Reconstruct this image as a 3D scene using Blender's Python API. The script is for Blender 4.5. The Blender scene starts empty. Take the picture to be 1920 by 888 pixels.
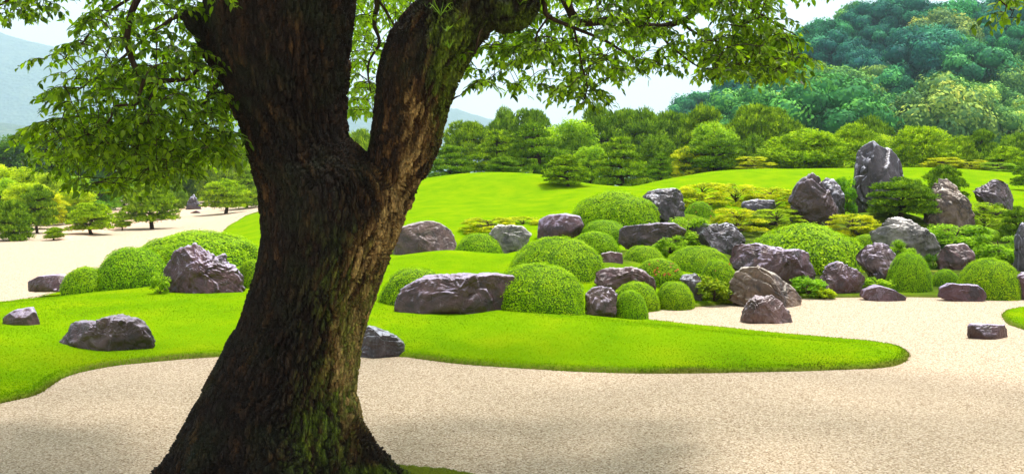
import bpy, bmesh, math, random
import numpy as np
from mathutils import Vector, Matrix

sc = bpy.context.scene
COL = sc.collection
random.seed(7)

# ------------------------------------------------------------------ camera, sky, sun, exposure
F = 1805.0          # focal length in photograph pixels (1920 wide)
EYE = 2.2           # metres above the gravel
HOR = 330.0         # image row of the horizon
cam = bpy.data.cameras.new('camera')
cam.sensor_width = 36.0
cam.lens = 36.0 * F / 1920.0
cam.shift_y = -(444.0 - HOR) / 1920.0
cam.clip_start = 0.1
cam.clip_end = 6000
camo = bpy.data.objects.new('camera', cam)
camo.location = (0, 0, EYE)
camo.rotation_euler = (math.radians(90), 0, 0)
COL.objects.link(camo)
sc.camera = camo

SUN_EL, SUN_AZ = math.radians(72), math.radians(60)      # azimuth from +Y towards +X
world = bpy.data.worlds.new('World')
sc.world = world
world.use_nodes = True
wn, wl = world.node_tree.nodes, world.node_tree.links
wn.clear()
sky = wn.new('ShaderNodeTexSky')
sky.sky_type = 'NISHITA'
sky.sun_disc = False
sky.sun_elevation = SUN_EL
sky.sun_rotation = SUN_AZ
sky.air_density = 1.0
sky.dust_density = 1.5
sky.ozone_density = 1.0
hs = wn.new('ShaderNodeHueSaturation')
hs.inputs['Saturation'].default_value = 0.35
hs.inputs['Value'].default_value = 1.0
bg = wn.new('ShaderNodeBackground')
bg.inputs['Strength'].default_value = 0.09
wo = wn.new('ShaderNodeOutputWorld')
wl.new(sky.outputs[0], hs.inputs['Color'])
veil = wn.new('ShaderNodeMix'); veil.data_type = 'RGBA'           # thin even overcast in front of the blue
veil.inputs[0].default_value = 0.6
veil.inputs[7].default_value = (9.6, 9.9, 10.3, 1)
wl.new(hs.outputs[0], veil.inputs[6])
wl.new(veil.outputs[2], bg.inputs[0])
wl.new(bg.outputs[0], wo.inputs[0])

sd = bpy.data.lights.new('sun', 'SUN')
sd.energy = 4.3
sd.angle = math.radians(11)
sd.color = (1.0, 0.95, 0.86)
so = bpy.data.objects.new('sun', sd)
sdir = Vector((math.cos(SUN_EL) * math.sin(SUN_AZ), math.cos(SUN_EL) * math.cos(SUN_AZ), math.sin(SUN_EL)))
so.rotation_euler = sdir.to_track_quat('Z', 'Y').to_euler()
so.location = (20, 20, 40)
COL.objects.link(so)

vs = sc.view_settings
vs.view_transform = 'Standard'
vs.look = 'None'
vs.exposure = 0.92
vs.gamma = 1.0
vs.use_curve_mapping = False
sc.cycles.max_bounces = 6
sc.cycles.diffuse_bounces = 3
sc.cycles.transmission_bounces = 4
sc.cycles.transparent_max_bounces = 4
sc.cycles.volume_bounces = 1

# ------------------------------------------------------------------ helpers
def at(px, py, Y):
    return np.array([(px - 960.0) / F * Y, Y, EYE - (py - HOR) / F * Y])

def mesh(name, V, Fs, smooth=False, attrs=None):
    """Fs: a list of int arrays, each (n,3) or (n,4)."""
    V = np.ascontiguousarray(V, dtype=np.float32)
    me = bpy.data.meshes.new(name)
    me.vertices.add(len(V))
    me.vertices.foreach_set('co', V.ravel())
    if not isinstance(Fs, list):
        Fs = [Fs]
    Fs = [np.asarray(f, dtype=np.int32) for f in Fs if len(f)]
    idx = np.concatenate([f.ravel() for f in Fs])
    tot = np.concatenate([np.full(len(f), f.shape[1], np.int32) for f in Fs])
    start = np.concatenate([[0], np.cumsum(tot)[:-1]]).astype(np.int32)
    me.loops.add(len(idx))
    me.loops.foreach_set('vertex_index', idx)
    me.polygons.add(len(tot))
    me.polygons.foreach_set('loop_start', start)
    if smooth:
        me.polygons.foreach_set('use_smooth', np.ones(len(tot), bool))
    me.update(calc_edges=True)
    for k, a in (attrs or {}).items():
        at_ = me.attributes.new(k, 'FLOAT', 'POINT')
        at_.data.foreach_set('value', np.ascontiguousarray(a, dtype=np.float32))
    return me

def obj(name, me, mat=None, parent=None, loc=None):
    o = bpy.data.objects.new(name, me)
    COL.objects.link(o)
    if mat is not None and len(me.materials) == 0:
        me.materials.append(mat)
    if parent is not None:
        o.parent = parent
    if loc is not None:
        o.location = loc
    return o

def tag(o, label=None, cat=None, group=None, kind=None):
    if label: o['label'] = label
    if cat: o['category'] = cat
    if group: o['group'] = group
    if kind: o['kind'] = kind
    return o

def empty(name, loc=(0, 0, 0), rz=0.0, sc_=(1, 1, 1)):
    o = bpy.data.objects.new(name, None)
    o.location = loc
    o.rotation_euler = (0, 0, rz)
    o.scale = sc_
    COL.objects.link(o)
    return o

class Geo:
    """collects vertices, tris and quads with one float attribute"""
    def __init__(s):
        s.v, s.t, s.q, s.a, s.n = [], [], [], [], 0
    def add(s, V, T=None, Q=None, a=0.0):
        V = np.asarray(V, float)
        s.v.append(V)
        if T is not None and len(T): s.t.append(np.asarray(T) + s.n)
        if Q is not None and len(Q): s.q.append(np.asarray(Q) + s.n)
        s.a.append(np.broadcast_to(np.asarray(a, float), (len(V),)))
        s.n += len(V)
    def build(s, name, smooth=False):
        Fs = []
        if s.t: Fs.append(np.concatenate(s.t))
        if s.q: Fs.append(np.concatenate(s.q))
        return mesh(name, np.concatenate(s.v), Fs, smooth, {'tint': np.concatenate(s.a)})

def tube(g, P, r, n=6, a=0.0, cap=True):
    P = np.asarray(P, float); r = np.broadcast_to(np.asarray(r, float), (len(P),))
    T = np.gradient(P, axis=0)
    T /= np.linalg.norm(T, axis=1)[:, None] + 1e-9
    ref = np.where(np.abs(T[:, 2:3]) > 0.9, [[1., 0, 0]], [[0, 0, 1.]])
    ref = np.broadcast_to(ref[len(P) // 2], T.shape)
    A = np.cross(T, ref); A /= np.linalg.norm(A, axis=1)[:, None] + 1e-9
    B = np.cross(T, A)
    th = np.arange(n) / n * 2 * np.pi
    V = P[:, None] + r[:, None, None] * (np.cos(th)[None, :, None] * A[:, None] + np.sin(th)[None, :, None] * B[:, None])
    V = V.reshape(-1, 3)
    m = len(P)
    i = np.arange(m - 1)[:, None] * n; j = np.arange(n)[None]; k = (j + 1) % n
    Q = np.stack([i + j, i + k, i + n + k, i + n + j], -1).reshape(-1, 4)
    T3 = []
    if cap:
        V = np.vstack([V, P[0], P[-1]])
        for jj in range(n):
            T3.append([m * n, (jj + 1) % n, jj]); T3.append([m * n + 1, (m - 1) * n + jj, (m - 1) * n + (jj + 1) % n])
    g.add(V, T3, Q, a)

def smooth_path(pts, n=12):
    """Catmull-Rom through the points"""
    P = np.asarray(pts, float)
    P = np.vstack([2 * P[0] - P[1], P, 2 * P[-1] - P[-2]])
    out = []
    for i in range(1, len(P) - 2):
        t = np.linspace(0, 1, n, endpoint=False)[:, None]
        a, b, c, d = P[i - 1], P[i], P[i + 1], P[i + 2]
        out.append(0.5 * (2 * b + (c - a) * t + (2 * a - 5 * b + 4 * c - d) * t * t + (3 * b - a - 3 * c + d) * t ** 3))
    out.append(P[-2][None])
    return np.concatenate(out)

# --- noise
def _h(ix, iy, iz, s):
    with np.errstate(over='ignore'):
        h = (ix.astype(np.int64) * 374761393 + iy.astype(np.int64) * 668265263 + iz.astype(np.int64) * 2147483647 + s * 974634777)
        h = (h ^ (h >> 13)) * 1274126177
        h = h ^ (h >> 16)
        h = (h * 2246822519) & 0xffffffff
        h = h ^ (h >> 15)
    return (h & 0xffffff) / float(0x1000000)

def noise(P, s=0):
    P = np.asarray(P, float)
    i = np.floor(P).astype(np.int64); f = P - i
    u = f * f * f * (f * (f * 6 - 15) + 10)
    r = 0.0
    for a in (0, 1):
        wx = u[:, 0] if a else 1 - u[:, 0]
        for b in (0, 1):
            wy = u[:, 1] if b else 1 - u[:, 1]
            for c in (0, 1):
                wz = u[:, 2] if c else 1 - u[:, 2]
                r = r + _h(i[:, 0] + a, i[:, 1] + b, i[:, 2] + c, s) * wx * wy * wz
    return r * 2 - 1

def fbm(P, o=4, s=0, g=0.5):
    r, a, t = 0.0, 1.0, 0.0
    P = np.asarray(P, float)
    for k in range(o):
        r = r + a * noise(P, s + k * 17); t += a
        a *= g; P = P * 2.03 + 11.3
    return r / t

def worley(P, s=0):
    P = np.asarray(P, float)
    i = np.floor(P).astype(np.int64)
    F1 = np.full(len(P), 9.0); F2 = np.full(len(P), 9.0); I = np.zeros(len(P))
    for a in (-1, 0, 1):
        for b in (-1, 0, 1):
            for c in (-1, 0, 1):
                x, y, z = i[:, 0] + a, i[:, 1] + b, i[:, 2] + c
                d = np.sqrt((x + _h(x, y, z, s) - P[:, 0]) ** 2 + (y + _h(x, y, z, s + 1) - P[:, 1]) ** 2 + (z + _h(x, y, z, s + 2) - P[:, 2]) ** 2)
                m = d < F1
                F2 = np.where(m, F1, np.minimum(F2, d))
                I = np.where(m, _h(x, y, z, s + 3), I)
                F1 = np.where(m, d, F1)
    return F1, F2, I

def facet(P, s=0):
    """every Voronoi cell is a plane of its own tilt: broken-stone relief"""
    P = np.asarray(P, float)
    i = np.floor(P).astype(np.int64)
    F1 = np.full(len(P), 9.0); T = np.zeros(len(P))
    for a in (-1, 0, 1):
        for b in (-1, 0, 1):
            for c in (-1, 0, 1):
                x, y, z = i[:, 0] + a, i[:, 1] + b, i[:, 2] + c
                dx, dy, dz = P[:, 0] - x - _h(x, y, z, s), P[:, 1] - y - _h(x, y, z, s + 1), P[:, 2] - z - _h(x, y, z, s + 2)
                d = dx * dx + dy * dy + dz * dz
                t = (_h(x, y, z, s + 5) * 2 - 1) * dx + (_h(x, y, z, s + 6) * 2 - 1) * dy + (_h(x, y, z, s + 7) * 2 - 1) * dz
                m = d < F1
                T = np.where(m, t, T); F1 = np.where(m, d, F1)
    return T

def sstep(a, b, x):
    t = np.clip((x - a) / (b - a), 0, 1)
    return t * t * (3 - 2 * t)

_ico = {}
def ico(n):
    if n not in _ico:
        bm = bmesh.new()
        bmesh.ops.create_icosphere(bm, subdivisions=n, radius=1.0)
        V = np.array([v.co[:] for v in bm.verts]); T = np.array([[v.index for v in f.verts] for f in bm.faces])
        bm.free(); _ico[n] = (V, T)
    return _ico[n]

# --- materials
def mat(name):
    m = bpy.data.materials.new(name)
    m.use_nodes = True
    nt = m.node_tree
    b = nt.nodes['Principled BSDF']
    return m, nt.nodes, nt.links, b

def ramp(n, l, src, stops):
    r = n.new('ShaderNodeValToRGB')
    el = r.color_ramp.elements
    while len(el) < len(stops): el.new(0.5)
    for e, (p, c) in zip(el, stops):
        e.position = p
        e.color = (*c, 1) if len(c) == 3 else c
    l.new(src, r.inputs[0])
    return r.outputs[0]

def tex(n, l, kind, scale, vec=None, **kw):
    t = n.new({'noise': 'ShaderNodeTexNoise', 'vor': 'ShaderNodeTexVoronoi'}[kind])
    t.inputs['Scale'].default_value = scale
    for k, v in kw.items():
        if k in ('feature', 'distance'): setattr(t, k, v)
        else: t.inputs[k].default_value = v
    if vec is not None: l.new(vec, t.inputs['Vector'])
    return t

def mixc(n, l, fac, a, b, mode='MIX'):
    m = n.new('ShaderNodeMix'); m.data_type = 'RGBA'; m.blend_type = mode
    for sock, v in ((m.inputs[0], fac), (m.inputs[6], a), (m.inputs[7], b)):
        if hasattr(v, 'is_linked') or isinstance(v, bpy.types.NodeSocket): l.new(v, sock)
        elif isinstance(v, (int, float)): sock.default_value = v
        else: sock.default_value = (*v, 1)
    return m.outputs[2]

def math_(n, l, op, a, b=0.0):
    m = n.new('ShaderNodeMath'); m.operation = op
    for sock, v in ((m.inputs[0], a), (m.inputs[1], b)):
        if isinstance(v, bpy.types.NodeSocket): l.new(v, sock)
        else: sock.default_value = v
    return m.outputs[0]

def coords(n, out='Object'):
    return n.new('ShaderNodeTexCoord').outputs[out]

def attr(n, name):
    a = n.new('ShaderNodeAttribute'); a.attribute_name = name
    return a.outputs['Fac']

def bump(n, l, b, h, strength, dist):
    u = n.new('ShaderNodeBump'); u.inputs['Strength'].default_value = strength; u.inputs['Distance'].default_value = dist
    l.new(h, u.inputs['Height']); l.new(u.outputs[0], b.inputs['Normal'])
    return u

def leaf_mat(name, stops, transl=0.35, rough=0.5, spec=0.3, use_obj_color=False, tsat=(1.25, 1.3, 0.5)):
    """diffuse + translucent leaf; colour runs over the per-leaf 'tint' attribute"""
    m, n, l, b = mat(name)
    c = ramp(n, l, attr(n, 'tint'), stops)
    if use_obj_color:
        oi = n.new('ShaderNodeObjectInfo')
        c = mixc(n, l, 1.0, c, oi.outputs['Color'], 'MULTIPLY')
    l.new(c, b.inputs['Base Color'])
    b.inputs['Roughness'].default_value = rough
    b.inputs['Specular IOR Level'].default_value = spec
    if transl > 0:
        t = n.new('ShaderNodeBsdfTranslucent')
        tc = mixc(n, l, 1.0, c, tsat, 'MULTIPLY')
        l.new(tc, t.inputs[0])
        ms = n.new('ShaderNodeMixShader'); ms.inputs[0].default_value = transl
        l.new(b.outputs[0], ms.inputs[1]); l.new(t.outputs[0], ms.inputs[2])
        l.new(ms.outputs[0], n['Material Output'].inputs[0])
    return m

def gravel_mat():
    m, n, l, b = mat('gravel')
    v = coords(n)
    vo = tex(n, l, 'vor', 84.0, v)
    sep = n.new('ShaderNodeSeparateColor'); l.new(vo.outputs['Color'], sep.inputs[0])
    c = ramp(n, l, sep.outputs[0], [(0.0, (0.19, 0.115, 0.066)), (0.2, (0.43, 0.32, 0.22)), (0.6, (0.61, 0.485, 0.36)), (1.0, (0.78, 0.66, 0.53))])
    big = tex(n, l, 'noise', 0.35, v, Detail=3.0)
    c = mixc(n, l, ramp(n, l, big.outputs[0], [(0.35, (0, 0, 0)), (0.7, (0.22, 0.22, 0.22))]), c, (0.50, 0.40, 0.30))
    mid = tex(n, l, 'noise', 48.0, v, Detail=4.0, Roughness=0.7)
    c = mixc(n, l, 0.75, c, ramp(n, l, mid.outputs[0], [(0.34, (0.50, 0.46, 0.42)), (0.56, (1, 1, 1))]), 'MULTIPLY')
    sx = n.new('ShaderNodeSeparateXYZ'); l.new(v, sx.inputs[0])
    far = ramp(n, l, math_(n, l, 'MULTIPLY', sx.outputs[1], 0.01), [(0.78, (0, 0, 0)), (0.82, (1, 1, 1))])
    c = mixc(n, l, far, c, (0.05, 0.10, 0.015))
    l.new(c, b.inputs['Base Color'])
    b.inputs['Roughness'].default_value = 0.85
    b.inputs['Specular IOR Level'].default_value = 0.0
    h = math_(n, l, 'ADD', math_(n, l, 'MULTIPLY', vo.outputs['Distance'], -1.0), mid.outputs[0])
    bump(n, l, b, h, 0.9, 0.012)
    return m

def lawn_mat():
    m, n, l, b = mat('lawn_moss')
    v = coords(n)
    a = tex(n, l, 'noise', 1.3, v, Detail=5.0, Roughness=0.6)
    c = ramp(n, l, a.outputs[0], [(0.28, (0.105, 0.235, 0.002)), (0.5, (0.155, 0.285, 0.002)), (0.72, (0.215, 0.315, 0.003))])
    f = tex(n, l, 'noise', 60.0, v, Detail=5.0, Roughness=0.75)
    c = mixc(n, l, 0.8, c, ramp(n, l, f.outputs[0], [(0.3, (0.62, 0.66, 0.5)), (0.65, (1.1, 1.06, 1.0))]), 'MULTIPLY')
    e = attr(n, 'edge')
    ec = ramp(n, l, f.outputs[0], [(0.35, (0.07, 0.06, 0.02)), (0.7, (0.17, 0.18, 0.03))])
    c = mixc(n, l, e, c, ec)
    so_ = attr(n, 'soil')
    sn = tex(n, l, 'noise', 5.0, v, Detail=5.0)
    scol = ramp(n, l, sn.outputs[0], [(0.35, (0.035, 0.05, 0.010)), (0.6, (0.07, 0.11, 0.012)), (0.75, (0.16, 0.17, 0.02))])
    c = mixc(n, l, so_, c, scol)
    l.new(c, b.inputs['Base Color'])
    b.inputs['Roughness'].default_value = 0.9
    b.inputs['Specular IOR Level'].default_value = 0.0
    bump(n, l, b, f.outputs[0], 0.5, 0.02)
    return m

_rm = {}
def rock_mat(kind):
    if kind in _rm: return _rm[kind]
    P = {'purple': [(0.012, 0.004, 0.006), (0.056, 0.017, 0.025), (0.105, 0.042, 0.056), (0.42, 0.35, 0.50)],
         'slate': [(0.008, 0.007, 0.011), (0.033, 0.026, 0.038), (0.085, 0.074, 0.105), (0.46, 0.46, 0.56)],
         'tan': [(0.014, 0.009, 0.008), (0.085, 0.050, 0.034), (0.21, 0.14, 0.095), (0.52, 0.45, 0.38)],
         'pale': [(0.03, 0.028, 0.03), (0.17, 0.155, 0.15), (0.34, 0.31, 0.29), (0.58, 0.55, 0.52)],
         'dark': [(0.007, 0.003, 0.003), (0.030, 0.010, 0.012), (0.066, 0.028, 0.030), (0.30, 0.25, 0.34)],
         'mauve': [(0.018, 0.007, 0.008), (0.080, 0.030, 0.034), (0.145, 0.070, 0.074), (0.42, 0.34, 0.37)]}[kind]
    m, n, l, b = mat('stone_' + kind)
    v = coords(n)
    oi = n.new('ShaderNodeObjectInfo')
    add = n.new('ShaderNodeVectorMath'); add.operation = 'ADD'
    l.new(v, add.inputs[0])
    cmb = n.new('ShaderNodeCombineXYZ'); mul = math_(n, l, 'MULTIPLY', oi.outputs['Random'], 40.0)
    l.new(mul, cmb.inputs[0]); l.new(mul, cmb.inputs[2]); l.new(cmb.outputs[0], add.inputs[1])
    v = add.outputs[0]
    a = tex(n, l, 'noise', 2.6, v, Detail=7.0, Roughness=0.68, Distortion=0.6)
    c = ramp(n, l, a.outputs[0], [(0.30, P[0]), (0.48, P[1]), (0.70, P[2])])
    vn = tex(n, l, 'noise', 1.1, v, Detail=9.0, Roughness=0.75, Distortion=1.6)       # dark veins and pale scuffs
    c = mixc(n, l, ramp(n, l, vn.outputs[0], [(0.40, (0.85,) * 3), (0.455, (0,) * 3)]), c, P[0])
    c = mixc(n, l, ramp(n, l, vn.outputs[0], [(0.58, (0,) * 3), (0.605, (0.30,) * 3), (0.63, (0,) * 3)]), c, P[3])
    c = mixc(n, l, math_(n, l, 'MULTIPLY', oi.outputs['Random'], 0.55), c, ramp(n, l, a.outputs[0], [(0.32, (0.010, 0.007, 0.005)), (0.5, (0.050, 0.032, 0.022)), (0.72, (0.13, 0.088, 0.06))]))   # some stones run browner than others
    # streaks running down the faces
    mp = n.new('ShaderNodeMapping'); mp.inputs['Scale'].default_value = (8, 8, 0.6) if kind in ('slate', 'tan', 'mauve') else (9, 9, 1.6); l.new(v, mp.inputs[0])
    st = tex(n, l, 'noise', 1.5, mp.outputs[0], Detail=6.0, Roughness=0.7)
    c = mixc(n, l, ramp(n, l, st.outputs[0], [(0.60, (0, 0, 0)), (0.78, (0.5, 0.5, 0.5))]), c, P[3])
    # pale weathered lichen bloom and painted sky sheen on upward faces and ridges
    ge = n.new('ShaderNodeNewGeometry')
    sp = n.new('ShaderNodeSeparateXYZ'); l.new(ge.outputs['Normal'], sp.inputs[0])
    pn = tex(n, l, 'noise', 7.0, v, Detail=6.0, Roughness=0.7)
    up = math_(n, l, 'ADD', math_(n, l, 'MULTIPLY', sp.outputs[2], 0.42), math_(n, l, 'MULTIPLY', pn.outputs[0], 0.85))
    pt = math_(n, l, 'MULTIPLY', math_(n, l, 'SUBTRACT', ge.outputs['Pointiness'], 0.5), 3.0)
    up = math_(n, l, 'ADD', up, pt)
    c = mixc(n, l, ramp(n, l, up, [(0.66, (0, 0, 0)), (0.90, (0.9, 0.9, 0.9))]), c, P[3])
    l.new(c, b.inputs['Base Color'])
    rg = ramp(n, l, st.outputs[0], [(0.3, (0.22,) * 3), (0.7, (0.55,) * 3)])
    l.new(rg, b.inputs['Roughness'])
    b.inputs['Specular IOR Level'].default_value = 0.5
    hh = tex(n, l, 'noise', 16.0, v, Detail=8.0, Roughness=0.7)
    cr = tex(n, l, 'vor', 4.0, v, feature='DISTANCE_TO_EDGE')
    h = math_(n, l, 'ADD', hh.outputs[0], math_(n, l, 'MULTIPLY', ramp(n, l, cr.outputs[0], [(0.0, (0, 0, 0)), (0.05, (1, 1, 1))]), 0.25))
    bump(n, l, b, h, 0.6, 0.022)
    _rm[kind] = m
    return m

def bark_mat(name, dark, mid, light, scale=6.0):
    m, n, l, b = mat(name)
    v = coords(n)
    mp = n.new('ShaderNodeMapping'); mp.inputs['Scale'].default_value = (1, 1, 0.3); l.new(v, mp.inputs[0])
    a = tex(n, l, 'noise', scale, mp.outputs[0], Detail=6.0, Roughness=0.65)
    c = ramp(n, l, a.outputs[0], [(0.3, dark), (0.52, mid), (0.75, light)])
    l.new(c, b.inputs['Base Color'])
    b.inputs['Roughness'].default_value = 0.85
    b.inputs['Specular IOR Level'].default_value = 0.2
    bump(n, l, b, a.outputs[0], 0.6, 0.02)
    return m

M_GRAVEL = gravel_mat()
M_LAWN = lawn_mat()
M_BARK = bark_mat('pine_bark', (0.02, 0.012, 0.009), (0.06, 0.035, 0.025), (0.14, 0.085, 0.06))
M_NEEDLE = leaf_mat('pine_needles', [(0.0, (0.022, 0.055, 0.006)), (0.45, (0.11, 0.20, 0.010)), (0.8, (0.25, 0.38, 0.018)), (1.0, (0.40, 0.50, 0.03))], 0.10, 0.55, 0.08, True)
M_LEAFY = leaf_mat('garden_leaves', [(0.0, (0.05, 0.11, 0.006)), (0.5, (0.26, 0.41, 0.012)), (1.0, (0.46, 0.58, 0.03))], 0.42, 0.5, 0.08, True)
M_FOREST = leaf_mat('forest_leaves', [(0.0, (0.006, 0.035, 0.03)), (0.40, (0.05, 0.16, 0.085)), (0.75, (0.20, 0.38, 0.12)), (1.0, (0.42, 0.55, 0.17))], 0.06, 0.6, 0.05, True)
M_AZALEA = leaf_mat('azalea_leaves', [(0.0, (0.07, 0.15, 0.002)), (0.35, (0.19, 0.36, 0.003)), (0.7, (0.33, 0.52, 0.004)), (1.0, (0.52, 0.64, 0.010))], 0.28, 0.5, 0.06, True)
M_CORE = leaf_mat('azalea_inner_twigs', [(0.0, (0.05, 0.11, 0.005)), (1.0, (0.05, 0.11, 0.005))], 0.0, 0.8, 0.1)

# ------------------------------------------------------------------ tables read off the photograph (pixel columns/rows and distance in metres)
# clipped azalea domes: left, right, top, base, distance (None: taken from the ground), proto, colour, label
W1 = (1, 1, 1)
DOMES = [
 (118, 206, 498, 541, 16.9, 0, W1, 'small clipped azalea dome beside the flat stone at the lawn edge'),
 (180, 318, 461, 543, 17.2, 1, (0.85, 0.95, 1), 'round clipped azalea dome directly left of the big craggy purple boulder'),
 (256, 484, 431, 505, 21.0, 3, (1.1, 1.08, 1), 'wide leafy azalea dome rising behind the big craggy purple boulder'),
 (440, 508, 484, 548, 16.6, 0, W1, 'azalea dome half hidden by the left edge of the big trunk'),
 (712, 848, 500, 572, 15.3, 1, W1, 'low azalea dome peeking out behind the left end of the long slab boulder'),
 (910, 1103, 490, 586, 14.6, 2, (1.05, 1.05, 1), 'big azalea dome touching the right end of the long slab boulder'),
 (849, 951, 435, 490, 21.3, 1, (0.95, 1, 1), 'azalea dome between the smooth brown boulder and the pale faceted rock'),
 (952, 1138, 441, 526, 17.4, 2, W1, 'large oval azalea dome right behind the one beside the slab boulder'),
 (1068, 1163, 432, 476, 20.0, 0, (0.9, 0.97, 1), 'azalea dome below the low dark one and above the stubby square stone'),
 (1086, 1180, 411, 450, 22.2, 1, (0.85, 0.95, 1), 'flat dark azalea dome directly under the large upper dome'),
 (1070, 1236, 357, 424, 25.0, 3, (1.05, 1.05, 1), 'large upper azalea dome left of the square-topped rock on the slope'),
 (1281, 1343, 376, 420, 27.2, 0, (0.8, 0.9, 1), 'small dark azalea dome right of the square-topped rock on the slope'),
 (1162, 1252, 459, 508, 18.8, 1, W1, 'azalea dome partly hidden behind the dome with orange flowers'),
 (1190, 1283, 482, 530, 17.5, 0, (0.95, 0.97, 1), 'azalea dome dotted with a few orange flowers above the twin front domes'),
 (1242, 1374, 459, 518, 18.7, 2, W1, 'broad azalea dome behind the pair of flowering domes'),
 (1306, 1386, 484, 532, 17.0, 1, (0.95, 0.97, 1), 'round azalea dome directly above the variegated leafy shrub'),
 (1149, 1238, 526, 578, 15.7, 0, W1, 'azalea dome behind the smallest front dome, left of its twin'),
 (1226, 1304, 526, 577, 16.1, 1, W1, 'azalea dome left of the blue grey pillar stone at the gravel edge'),
 (1150, 1216, 541, 599, 14.9, 0, (0.95, 1, 1), 'small azalea dome at the gravel corner against the dark square stone'),
 (1393, 1627, 418, 526, 20.4, 3, (1.1, 1.08, 1), 'largest azalea dome, bright green, below the pointed dark rock'),
 (1660, 1749, 470, 556, 18.1, 2, (0.9, 1, 1), 'tall azalea dome to the right of the leaning purple stone'),
 (1744, 1804, 503, 556, 18.3, 0, (0.8, 0.9, 1), 'small dark azalea dome squeezed beside the big round right one'),
 (1796, 1915, 481, 560, 17.5, 2, (1.05, 1.05, 1), 'big round azalea dome behind the flat purple rock near the right edge'),
 (1596, 1660, 438, 466, 22.6, 0, W1, 'low azalea dome top showing left of the pale cracked rock'),
 (1822, 1878, 427, 450, 24.2, 0, (0.9, 0.95, 1), 'low azalea dome on the slope below the dark slab rock'),
]
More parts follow.
